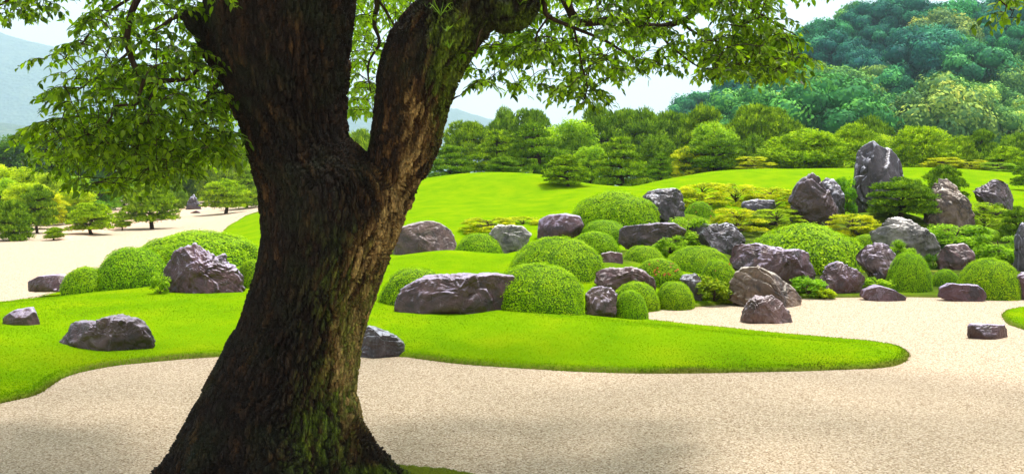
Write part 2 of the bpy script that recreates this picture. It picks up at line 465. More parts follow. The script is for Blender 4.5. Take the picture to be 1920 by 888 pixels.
# rocks: outline in pixels, distance, depth ratio, material, style, label
ROCKS = [
 ([(54,538),(57,526),(75,517),(100,514),(128,515),(133,524),(132,538)], 17.1, .7, 'purple', 'smooth', 'low flat purple stone beside the small dome at the lawn edge'),
 ([(6,609),(12,593),(30,580),(56,576),(70,585),(78,602),(74,611)], 14.0, .8, 'purple', 'smooth', 'small rounded purple stone alone near the left edge of the lawn'),
 ([(111,646),(113,622),(124,608),(150,603),(183,605),(196,598),(222,593),(250,600),(272,618),(282,645),(283,656),(200,660),(130,654)], 12.2, .6, 'dark', 'crag', 'dark wide boulder lying on the front of the left lawn'),
 ([(305,535),(305,505),(312,488),(330,470),(350,462),(375,464),(392,478),(402,485),(412,480),(420,490),(432,500),(448,520),(459,545),(455,551),(340,549)], 15.6, .6, 'purple', 'crag', 'big craggy purple boulder between azalea domes on the left lawn'),
 ([(668,672),(668,625),(690,610),(718,622),(745,630),(760,648),(758,664),(745,672)], 11.9, .7, 'slate', 'strata', 'grey banded rock at the lawn edge beside the big trunk'),
 ([(347,392),(352,378),(363,364),(372,380),(379,392)], 60., .8, 'slate', 'facet', 'grey pyramid-shaped rock at the far end of the sand'),
 ([(354,404),(358,398),(370,394),(377,399),(377,405)], 56., .8, 'mauve', 'smooth', 'little reddish stone on the far sand beside the grey pyramid rock'),
 ([(741,580),(746,555),(760,536),(790,522),(830,516),(880,514),(930,514),(962,518),(976,535),(983,560),(982,584),(930,585),(868,590),(800,588),(750,584)], 13.6, .6, 'purple', 'slab', 'long glossy purple slab boulder on the lawn right of the trunk'),
 ([(735,475),(740,430),(765,421),(800,415),(825,418),(845,432),(856,455),(850,475)], 23., .6, 'mauve', 'smooth', 'smooth brown boulder behind the grassy knoll right of the trunk'),
 ([(918,440),(930,424),(958,419),(980,423),(997,438),(985,462),(975,475),(940,470)], 21.3, .8, 'pale', 'facet', 'pale grey faceted rock between two azalea domes'),
 ([(1007,440),(1009,412),(1030,403),(1062,400),(1088,405),(1095,420),(1090,445)], 22.4, .7, 'purple', 'smooth', 'purple rock with a white streak left of the upper azalea domes'),
 ([(1204,365),(1215,357),(1250,354),(1277,356),(1284,370),(1283,405),(1270,420),(1225,416),(1222,395)], 26., .8, 'slate', 'facet', 'square-topped blue grey rock on the slope'),
 ([(1161,455),(1163,432),(1172,424),(1210,420),(1235,417),(1262,418),(1285,430),(1280,448),(1262,458),(1200,464)], 20.6, .6, 'dark', 'slab', 'long dark overhanging rock in the middle of the dome cluster'),
 ([(1293,420),(1310,414),(1335,424),(1368,420),(1385,432),(1395,448),(1388,464),(1345,474),(1310,468),(1300,445)], 20.8, .7, 'slate', 'crag', 'blocky blue grey rock above the broad azalea dome'),
 ([(1391,388),(1395,378),(1420,374),(1450,376),(1454,390),(1430,404),(1405,400)], 27.5, .7, 'slate', 'slab', 'flat dark rock lying among the yellow maples on the slope'),
 ([(1127,500),(1128,475),(1145,471),(1166,475),(1168,490),(1160,506)], 17.8, .9, 'mauve', 'smooth', 'stubby square stone between the oval domes'),
 ([(1114,530),(1118,508),(1140,503),(1165,505),(1185,500),(1208,509),(1230,527),(1225,538),(1150,542)], 16.5, .7, 'mauve', 'crag', 'broad mauve rock behind the front row of small domes'),
 ([(1098,585),(1099,541),(1120,537),(1145,540),(1156,550),(1154,580),(1150,594)], 14.5, .8, 'purple', 'facet', 'dark square stone at the lawn edge beside the big dome'),
 ([(1276,530),(1278,514),(1310,512),(1318,530),(1317,560),(1310,570),(1302,569),(1296,545)], 16.6, .8, 'slate', 'facet', 'blue grey pillar stone between dome and variegated shrub'),
 ([(1369,490),(1372,466),(1390,458),(1425,457),(1465,465),(1500,466),(1514,480),(1533,515),(1528,530),(1495,540),(1440,540)], 18.2, .6, 'purple', 'slab', 'massive purple block rock in front of the largest dome'),
 ([(1366,562),(1370,530),(1380,510),(1395,499),(1420,499),(1450,513),(1480,535),(1505,560),(1515,572),(1500,578),(1440,572)], 16.4, .6, 'tan', 'strata', 'tan striped boulder sloping down to the gravel'),
 ([(1389,600),(1397,580),(1408,562),(1420,557),(1432,560),(1445,554),(1460,562),(1478,584),(1490,602),(1470,608),(1420,607)], 14.5, .75, 'mauve', 'facet', 'lone brown and grey rock standing out on the gravel'),
 ([(1482,415),(1486,375),(1500,345),(1521,321),(1535,335),(1552,362),(1570,390),(1581,415),(1575,425)], 25.5, .7, 'dark', 'facet', 'dark pointed rock on the slope above the largest dome'),
 ([(1538,395),(1540,342),(1556,333),(1572,345),(1580,370),(1584,405),(1560,410)], 26.4, .7, 'slate', 'crag', 'blue grey rock tucked behind the dark pointed rock'),
 ([(1594,395),(1598,345),(1603,305),(1612,282),(1635,267),(1660,275),(1672,283),(1686,300),(1695,330),(1693,362),(1655,395),(1620,408)], 28., .6, 'slate', 'columns', 'tallest standing stone, grey with vertical streaks, crowning the rock group'),
 ([(1733,425),(1738,385),(1750,355),(1762,338),(1775,345),(1795,365),(1815,392),(1823,418),(1815,432),(1760,430)], 25., .7, 'tan', 'crag', 'brown speckled pointed rock right of the dark layered pine'),
 ([(1826,352),(1850,343),(1885,337),(1895,350),(1904,372),(1890,404),(1850,404),(1843,380)], 28., .7, 'dark', 'facet', 'dark slab rock on the slope near the right edge'),
 ([(1636,440),(1650,418),(1675,406),(1705,412),(1725,425),(1745,440),(1757,460),(1750,490),(1715,486),(1690,465),(1660,462)], 21.8, .7, 'pale', 'crag', 'large pale cracked rock below the dark layered pine'),
 ([(1604,470),(1612,456),(1640,455),(1668,460),(1680,480),(1690,510),(1698,530),(1690,550),(1665,540),(1635,512),(1618,495)], 18.6, .7, 'purple', 'slab', 'leaning purple stone at the right foot of the largest dome'),
 ([(1534,545),(1536,518),(1556,498),(1572,491),(1600,503),(1622,520),(1616,545),(1600,558),(1556,557)], 17.7, .7, 'purple', 'facet', 'purple rock at the gravel edge in front of the largest dome'),
 ([(1616,556),(1622,543),(1645,534),(1670,541),(1697,556),(1690,561),(1640,561)], 17.1, .8, 'purple', 'smooth', 'low purple wedge stone at the foot of the leaning stone'),
 ([(1760,480),(1765,464),(1785,459),(1810,457),(1824,470),(1828,488),(1800,508),(1765,502)], 19.8, .8, 'mauve', 'facet', 'squat mauve rock behind the two domes on the right'),
 ([(1762,557),(1766,540),(1785,531),(1800,533),(1830,534),(1845,548),(1849,558),(1810,563)], 17., .8, 'purple', 'slab', 'flat purple rock at the gravel edge before the right-hand dome'),
 ([(1814,630),(1814,610),(1820,606),(1880,609),(1888,620),(1892,632),(1870,637),(1825,635)], 13.05, .5, 'purple', 'slab', 'rectangular purple block stone alone on the gravel near the right edge'),
 ([(1894,557),(1900,530),(1910,515),(1930,508),(1950,520),(1955,560)], 17.2, .8, 'purple', 'facet', 'purple rock cut by the right edge of the picture at the gravel'),
 ([(1900,500),(1906,460),(1912,425),(1930,412),(1950,430),(1955,510)], 19.6, .7, 'slate', 'columns', 'tall bluish stone cut by the right edge above the big round dome'),
 ([(1663,394),(1668,386),(1680,383),(1694,386),(1697,395),(1680,399)], 25.6, .8, 'pale', 'smooth', 'small pale stone glimpsed under the dark layered pine'),
]

# ------------------------------------------------------------------ terrain
ctrl = []
def cp(px, py, Y, dz=0.0):
    p = at(px, py, Y); ctrl.append((p[0], p[1], p[2] + dz))
LM = 0.30          # how far a lawn swells above the gravel it lies in
for t in [(790,337,38),(860,327,38),(950,323,38),(1030,329,37),(1100,344,37),(1150,354,38),
          (800,420,26),(850,400,28.5),(905,420,25.8),(1000,405,28),(950,370,33),(850,362,34),(790,385,31),(1050,385,30),(1110,366,31.5),
          (1190,350,38),(1240,338,38),(1330,322,40),(1440,316,41),(1540,320,41),(1590,325,40),
          (1250,378,30),(1330,366,32),(1440,350,35),(1300,402,27),(1450,398,28),(1550,360,33),
          (1700,319,41),(1760,316,41),(1850,326,40),(1910,347,38),(1740,345,35),(1850,370,31),
          (840,468,19.5),(900,475,19.2),(780,480,18.8),(955,500,18.0),(1200,470,21),(1350,480,19.5),
          (400,432,33),(490,386,45),(455,400,42),(440,425,35)]:
    cp(*t, -LM)
for t in [(1150,358,42),(1150,363,47),(1100,352,42),(1205,353,43),(950,331,43),(860,337,43),(1440,326,47),(1330,337,46),(1240,350,44),(1700,330,47),(1850,340,46)]: cp(*t, -LM)
for l_, r_, t_, b_, Y, *_ in DOMES:
    if Y > 16.0: cp((l_ + r_) / 2, b_ - 2, Y, -LM if Y > 19 else -0.12)
for out, Y, *_ in ROCKS:
    if 16.0 < Y < 50:
        xs = [p[0] for p in out]; cp((min(xs) + max(xs)) / 2, max(p[1] for p in out) - 3, Y, -LM if Y > 19 else -0.12)
for X in (-6, 0, 6, 12, 18, 26, 34): ctrl += [(X, 53, 0.9), (X, 66, 0.7), (X, 82, 0.5)]
for X in (24, 32, 40):
    ctrl += [(X, 20, 0.2), (X, 28, 1.1), (X, 40, 2.0)]
for X in (-40, -30, -22, -16):
    ctrl += [(X, 18, 0), (X, 28, 0), (X, 38, 0), (X, 50, 0.0), (X, 66, 0.05), (X, 82, 0.2)]
ctrl += [(-10, 24, 0), (-9, 30, 0), (-12.5, 36, 0), (-14.5, 48, 0.0), (-15, 56, 0.25), (-13, 60, 0.7), (-6, 24, 0.1), (-5, 30, 0.5), (-6.5, 38, 1.2), (-10, 52, 1.0)]
ctrl += [(X, 12, 0) for X in range(-12, 16, 3)]
ctrl = np.array(ctrl)
def _k(r2): return r2 * np.log(r2 + 1e-6)
def _tps():
    n = len(ctrl); X = ctrl[:, :2]
    K = _k(((X[:, None] - X[None]) ** 2).sum(-1)) + np.eye(n) * 0.08
    P = np.hstack([np.ones((n, 1)), X])
    A = np.block([[K, P], [P.T, np.zeros((3, 3))]])
    return np.linalg.solve(A, np.concatenate([ctrl[:, 2], np.zeros(3)]))
TW = _tps()
def H(x, y):
    x = np.atleast_1d(np.asarray(x, float)); y = np.atleast_1d(np.asarray(y, float))
    sh = np.broadcast(x, y).shape
    p = np.stack([np.broadcast_to(x, sh).ravel(), np.broadcast_to(y, sh).ravel()], 1)
    q = np.stack([np.clip(p[:, 0], -38, 38), np.clip(p[:, 1], 8, 84)], 1)
    r = np.empty(len(q))
    for i in range(0, len(q), 20000):
        c = q[i:i + 20000]
        r[i:i + 20000] = _k(((c[:, None] - ctrl[None, :, :2]) ** 2).sum(-1)) @ TW[:-3] + TW[-3] + c @ TW[-2:]
    yb = np.interp(p[:, 0], [-30, -13, -9, -4, -1, 2.2, 3.2, 10, 30], [44, 36, 22, 16.5, 15.0, 15.2, 16.2, 17.2, 17.2])
    r = np.clip(r, 0, 3.2) * sstep(0, 2.2, p[:, 1] - yb)
    far = sstep(70, 100, p[:, 1]) + sstep(30, 45, np.abs(p[:, 0]))
    r = r * (1 - np.clip(far, 0, 1)) + 0.2 * np.clip(far, 0, 1) * sstep(20, 60, p[:, 1])
    return r.reshape(sh)

def G0(px, py):                 # pixel on the flat gravel -> plan point
    Y = EYE * F / (py - HOR)
    return ((px - 960) / F * Y, Y)
LAWN = [(-9.5, 8.2), G0(-120, 790), G0(0, 757), G0(70, 740), G0(105, 718), G0(135, 703), G0(200, 688), G0(290, 678), G0(385, 670), G0(520, 664), G0(680, 666), G0(760, 670),
        G0(860, 682), G0(1000, 692), G0(1150, 699), G0(1350, 699), G0(1550, 694), G0(1650, 690), G0(1695, 680), G0(1707, 666), G0(1690, 654),
        G0(1640, 645), G0(1500, 632), G0(1350, 617), G0(1215, 602), G0(1190, 590), G0(1230, 580), G0(1300, 576), G0(1370, 570), G0(1480, 561), G0(1560, 558), G0(1700, 557),
        G0(1800, 559), G0(1920, 562), (14, 17.4), (30, 18), (40, 30), (40, 84), (-6, 84), (-12.5, 62), at(492, 384, 47)[:2], at(450, 403, 43)[:2], at(400, 431, 34)[:2],
        at(330, 437, 26)[:2], at(255, 470, 23.5)[:2], at(170, 500, 20)[:2], at(90, 530, 17.8)[:2], at(0, 548, 16.6)[:2], (-10.5, 15.2), (-14, 13.5), (-14, 8.2)]
ISLET = [G0(1876, 592), G0(1890, 583), G0(1925, 578), G0(2000, 574), G0(2120, 585), G0(2150, 620), G0(2050, 640), G0(1960, 628), G0(1920, 618), G0(1890, 607)]
def closed_curve(poly, n=6):
    P = np.array([tuple(p) for p in poly], float); m = len(P); out = []
    for i in range(m):
        a, b, c, d = P[i - 1], P[i], P[(i + 1) % m], P[(i + 2) % m]
        k = n if np.linalg.norm(c - b) < 6 else 1
        t = np.linspace(0, 1, k, endpoint=False)[:, None]
        if k == 1: out.append(b[None]); continue
        out.append(0.5 * (2 * b + (c - a) * t + (2 * a - 5 * b + 4 * c - d) * t * t + (3 * b - a - 3 * c + d) * t ** 3))
    return np.concatenate(out)
LAWN = closed_curve(LAWN); ISLET = closed_curve(ISLET)
def sdist(poly, x, y):
    """signed distance to the polygon, positive inside"""
    x = np.asarray(x, float).ravel(); y = np.asarray(y, float).ravel()
    d = np.full(len(x), 1e9); ins = np.zeros(len(x), bool)
    m = len(poly)
    for i in range(m):
        ax, ay = poly[i]; bx, by = poly[(i + 1) % m]
        dx, dy = bx - ax, by - ay
        t = np.clip(((x - ax) * dx + (y - ay) * dy) / (dx * dx + dy * dy + 1e-12), 0, 1)
        d = np.minimum(d, (x - ax - t * dx) ** 2 + (y - ay - t * dy) ** 2)
        c = (ay > y) != (by > y)
        with np.errstate(divide='ignore', invalid='ignore'):
            ins ^= c & (x < dx * (y - ay) / (by - ay + 1e-15) + ax)
    return np.where(ins, 1, -1) * np.sqrt(d)
def lawn_profile(d, x, y):
    w = d + 0.02 * noise(np.stack([x * 3, y * 3, x * 0], 1), 5)
    edge = np.where(w < 0, -0.09 * np.clip(-w / 0.08, 0, 1), 0.055 * sstep(0, 0.09, w))
    return edge + np.where(w > 0, (LM - 0.055) * (1 - np.exp(-(np.maximum(w, 0) / 1.5) ** 2)), 0)
def ground(x, y):
    """top of whatever lies at a plan point"""
    x = np.atleast_1d(np.asarray(x, float)); y = np.atleast_1d(np.asarray(y, float))
    h = H(x, y); d = sdist(LAWN, x, y)
    return h + np.where(d > 0, np.maximum(lawn_profile(d, x, y), 0), 0)
def hit(px, py, y0=7.5, y1=80):
    Y = np.linspace(y0, y1, 1500)
    z = EYE - (py - HOR) / F * Y
    g = ground((px - 960) / F * Y, Y)
    i = np.argmax(g >= z)
    return Y[i] if g[i] >= z[i] else y1

def grid(name, xs, ys, zf, keep=None, attrs=None, material=None):
    X, Yv = np.meshgrid(xs, ys)
    x, y = X.ravel(), Yv.ravel()
    z = zf(x, y)
    nx, ny = len(xs), len(ys)
    i = (np.arange(ny - 1)[:, None] * nx + np.arange(nx - 1)[None]).ravel()
    Q = np.stack([i, i + 1, i + nx + 1, i + nx], 1)
    k = None
    if keep is not None:
        k = keep(x, y); Q = Q[k[Q].any(1)]
    used = np.unique(Q); remap = np.full(len(x), -1); remap[used] = np.arange(len(used))
    A = {n_: f(x, y)[used] for n_, f in (attrs or {}).items()}
    me = mesh(name, np.stack([x, y, z], 1)[used], remap[Q], True, A)
    return obj(name, me, material)

def axis(*segs):
    out = []
    for a, b, s in segs: out.append(np.arange(a, b, s))
    return np.concatenate(out + [[segs[-1][1]]])
gx = axis((-3200, -200, 250), (-200, -40, 20), (-40, -16, 1.0), (-16, 16, 0.4), (16, 40, 1.0), (40, 200, 20), (200, 3200, 250))
gy = axis((-60, 4, 8), (4, 48, 0.4), (48, 90, 1.0), (90, 200, 10), (200, 4400, 300))
tag(grid('gravel_ground', gx, gy, lambda x, y: H(x, y), material=M_GRAVEL), 'raked pale beige gravel ground', None, None, 'structure')

lx = axis((-14, -8, 0.2), (-8, 8, 0.068), (8, 14, 0.2), (14, 40, 0.8))
ly = axis((8, 18.4, 0.05), (18.4, 45, 0.2), (45, 84, 0.8))
_c = {}
def dl(x, y):
    if 'd' not in _c or len(_c['d']) != len(np.ravel(x)): _c['d'] = sdist(LAWN, x, y)
    return _c['d']
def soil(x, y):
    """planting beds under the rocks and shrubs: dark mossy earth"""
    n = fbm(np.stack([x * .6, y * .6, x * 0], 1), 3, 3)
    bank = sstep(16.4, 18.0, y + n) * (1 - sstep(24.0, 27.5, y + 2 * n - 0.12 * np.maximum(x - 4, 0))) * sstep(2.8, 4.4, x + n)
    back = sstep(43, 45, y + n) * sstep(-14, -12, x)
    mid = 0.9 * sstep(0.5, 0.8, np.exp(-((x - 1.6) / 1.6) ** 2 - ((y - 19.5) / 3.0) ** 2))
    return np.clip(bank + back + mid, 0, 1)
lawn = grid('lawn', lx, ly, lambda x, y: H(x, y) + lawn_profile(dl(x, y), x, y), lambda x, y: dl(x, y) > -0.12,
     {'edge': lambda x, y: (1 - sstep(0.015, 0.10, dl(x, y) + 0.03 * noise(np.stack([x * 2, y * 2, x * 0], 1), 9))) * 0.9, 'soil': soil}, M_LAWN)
tag(lawn, 'lime green mossy lawn swelling into rounded hills', None, None, 'structure')
il = grid('lawn', axis((6.2, 9.6, 0.05)), axis((12.2, 16.4, 0.05)), lambda x, y: lawn_profile(sdist(ISLET, x, y), x, y), lambda x, y: sdist(ISLET, x, y) > -0.12,
     {'edge': lambda x, y: 0.9 * (1 - sstep(0.015, 0.10, sdist(ISLET, x, y))), 'soil': lambda x, y: x * 0}, M_LAWN)
tag(il, 'small lawn islet in the gravel at the right edge', None, None, 'structure')

PATH = closed_curve([G0(84, 446), G0(100, 432), G0(150, 412), G0(200, 398), G0(260, 389), G0(330, 384), G0(400, 386), G0(390, 396), G0(330, 408), G0(260, 424), G0(190, 438), G0(130, 452)])
M_PATH, n_, l_n, b_n = mat('pink_sand')
l_n.new(ramp(n_, l_n, tex(n_, l_n, 'noise', 6.0, coords(n_), Detail=5.0).outputs[0], [(0.3, (0.47, 0.30, 0.21)), (0.7, (0.60, 0.43, 0.32))]), b_n.inputs['Base Color'])
b_n.inputs['Roughness'].default_value = 0.95; b_n.inputs['Specular IOR Level'].default_value = 0.0
tag(grid('sand_path', np.arange(-26, -10, 0.4), np.arange(30, 78, 0.5), lambda x, y: H(x, y) + 0.05 * np.clip(sdist(PATH, x, y) / 0.4, -1, 1), lambda x, y: sdist(PATH, x, y) > -0.6, material=M_PATH), 'pinkish sand path at the back left', None, None, 'structure')

# short blades standing on the near lawns
def grass():
    rs = np.random.RandomState(3)
    N = 480000
    Y = 1 / rs.uniform(1 / 19.0, 1 / 8.6, N)
    X = rs.uniform(-0.56, 0.58, N) * Y
    d = np.maximum(sdist(LAWN, X, Y), sdist(ISLET, X, Y))
    k = (d > 0.0) & (rs.rand(N) < np.where(d < 0.15, 1.0, 0.6))
    X, Y, d = X[k], Y[k], d[k]
    tx, ty = np.arange(-12, 12.01, 0.15), np.arange(8, 19.6, 0.15)
    HT = H(tx[None], ty[:, None])
    fx = np.clip((X + 12) / 0.15, 0, len(tx) - 1.001); fy = np.clip((Y - 8) / 0.15, 0, len(ty) - 1.001)
    ix, iy = fx.astype(int), fy.astype(int); fx -= ix; fy -= iy
    hz = (HT[iy, ix] * (1 - fx) + HT[iy, ix + 1] * fx) * (1 - fy) + (HT[iy + 1, ix] * (1 - fx) + HT[iy + 1, ix + 1] * fx) * fy
    z = np.where(X < 5.9, hz, 0) + lawn_profile(d, X, Y)
    s = soil(X, Y); k = s < 0.4
    X, Y, z, d = X[k], Y[k], z[k], d[k]
    n = len(X)
    h = rs.uniform(0.007, 0.015, n) * (1 + 2.0 * np.exp(-d / 0.05))
    w = rs.uniform(0.004, 0.008, n)
    a = rs.uniform(0, np.pi, n)
    t = rs.normal(0, 0.5, (n, 2)) * h[:, None]
    b = np.stack([X, Y, z - 0.003], 1)
    o = np.stack([np.cos(a) * w, np.sin(a) * w, 0 * w], 1)
    tip = b + np.stack([t[:, 0], t[:, 1], h], 1)
    V = np.stack([b - o, b + o, tip], 1).reshape(-1, 3)
    patch = fbm(np.stack([X * .8, Y * .8, X * 0], 1), 3, 8)
    tint = np.clip(0.5 + patch * 0.7 + rs.normal(0, 0.10, n) - 0.55 * np.exp(-(d / 0.05) ** 2), 0, 1)
    me = mesh('grass', V, np.arange(3 * n).reshape(-1, 3), False, {'tint': np.repeat(tint, 3)})
    m = leaf_mat('grass_blades', [(0.0, (0.11, 0.14, 0.012)), (0.3, (0.125, 0.255, 0.003)), (0.65, (0.18, 0.325, 0.004)), (1.0, (0.26, 0.36, 0.006))], 0.3, 0.6, 0.0)
    tag(obj('grass', me, m), 'short bright green grass blades covering the lawn', 'grass', None, 'stuff')
grass()

# ------------------------------------------------------------------ clipped azalea domes
def leaf_quads(g, C, N, size, rs, tint, aspect=0.6, jitter=0.6, fold=0.0):
    """rhombic leaves at points C with normals N"""
    n = len(C)
    N = N + rs.normal(0, jitter, (n, 3)); N /= np.linalg.norm(N, axis=1)[:, None] + 1e-9
    r = rs.normal(0, 1, (n, 3))
    U = np.cross(N, r); U /= np.linalg.norm(U, axis=1)[:, None] + 1e-9
    W = np.cross(N, U)
    s = np.broadcast_to(np.asarray(size, float), (n,))[:, None]
    V = np.stack([C - U * s, C + W * s * aspect * 0.6 + N * s * fold, C + U * s, C - W * s * aspect * 0.6 + N * s * fold], 1).reshape(-1, 3)
    i = np.arange(n)[:, None] * 4
    g.add(V, None, i + np.arange(4)[None], np.repeat(np.broadcast_to(tint, (n,)), 4))

def dome_meshes(seed, nleaf, size, flat, lump):
    rs = np.random.RandomState(seed)
    def surf(D):
        z = np.clip(D[:, 2], -0.35, 1)
        rr = 1 + lump * fbm(D * 2.2 + seed * 7, 3, seed)
        P = D * rr[:, None]
        rad = np.linalg.norm(P[:, :2], axis=1)
        P[:, 2] = np.sign(z) * np.abs(P[:, 2]) ** flat
        return P
    V, T = ico(4)
    P = surf(V.copy()); P *= 0.965
    P[:, 2] = np.maximum(P[:, 2], -0.22)
    body = mesh('body', P, T, True, {'tint': np.zeros(len(P))})
    u = rs.uniform(-0.20, 1, nleaf); a = rs.uniform(0, 2 * np.pi, nleaf)
    r = np.sqrt(1 - u * u)
    D = np.stack([r * np.cos(a), r * np.sin(a), u], 1)
    S = surf(D.copy()); S *= (1 + rs.normal(0, 0.012, nleaf) + 0.030 * fbm(D * 7, 3, seed + 2) + np.where(rs.rand(nleaf) < 0.04, rs.uniform(0, 0.05, nleaf), 0))[:, None]
    g = Geo()
    cl = fbm(D * 9, 2, seed + 4)
    tint = np.clip(0.54 + 0.30 * cl + 0.10 * fbm(D * 2.5 + 3, 2, seed + 8) + rs.normal(0, 0.13, nleaf), 0, 1)
    leaf_quads(g, S, D.copy(), size * rs.uniform(0.6, 1.3, nleaf), rs, tint, 0.8, 0.30)
    return body, g.build('leaves')
DP = [dome_meshes(11, 8000, 0.030, 0.95, 0.09), dome_meshes(12, 11000, 0.024, 0.90, 0.10), dome_meshes(13, 18000, 0.019, 0.92, 0.10), dome_meshes(14, 18000, 0.021, 0.85, 0.12)]
for b_, l_ in DP:
    b_.materials.append(M_CORE); l_.materials.append(M_AZALEA)
rnd = random.Random(5)
M_FLOWER = leaf_mat('azalea_petals', [(0.0, (0.45, 0.10, 0.04)), (1.0, (0.65, 0.16, 0.06))], 0.3)
for (l_, r_, t_, b_, Y, pi, colr, lab) in DOMES:
    cx = (l_ + r_) / 2; w = (r_ - l_) * Y / F / 2
    if Y < 16.0: Y = hit(cx, b_ - 2) + w * 0.55; w = (r_ - l_) * Y / F / 2
    top = at(cx, t_, Y)[2]; base = at(cx, b_ - 2, Y - w * 0.5)[2]
    base = min(base, float(ground((cx - 960) / F * Y, Y)[0]))
    X = (cx - 960) / F * Y
    h = (top - base) / 1.03
    o = empty('azalea_dome', (X, Y, base), rnd.uniform(-0.25, 0.25), (w * 0.985, w * rnd.uniform(0.85, 1.0), h))
    tag(o, lab, 'azalea bush', 'clipped azalea domes')
    obj('body', DP[pi][0], None, o)
    lo = obj('leaves', DP[pi][1], None, o); lo.color = (*colr, 1); lo['kind'] = 'stuff'
    if 'orange flowers above' in lab or 'variegated' in lab or 'small dark azalea dome right' in lab:
        rs = np.random.RandomState(int(cx)); g = Geo(); n = 22 if 'orange' in lab else 6
        u = rs.uniform(0.2, 0.9, n); a = rs.uniform(-2.6, -0.3, n); rr = np.sqrt(1 - u * u) * 1.02
        D = np.stack([rr * np.cos(a), rr * np.sin(a), u * 1.02], 1)
        for k in range(4): leaf_quads(g, D + rs.normal(0, 0.01, D.shape), D.copy(), 0.05, rs, rs.rand(n), 0.9, 0.5)
        obj('flowers', g.build('flowers'), M_FLOWER, o)['kind'] = 'stuff'

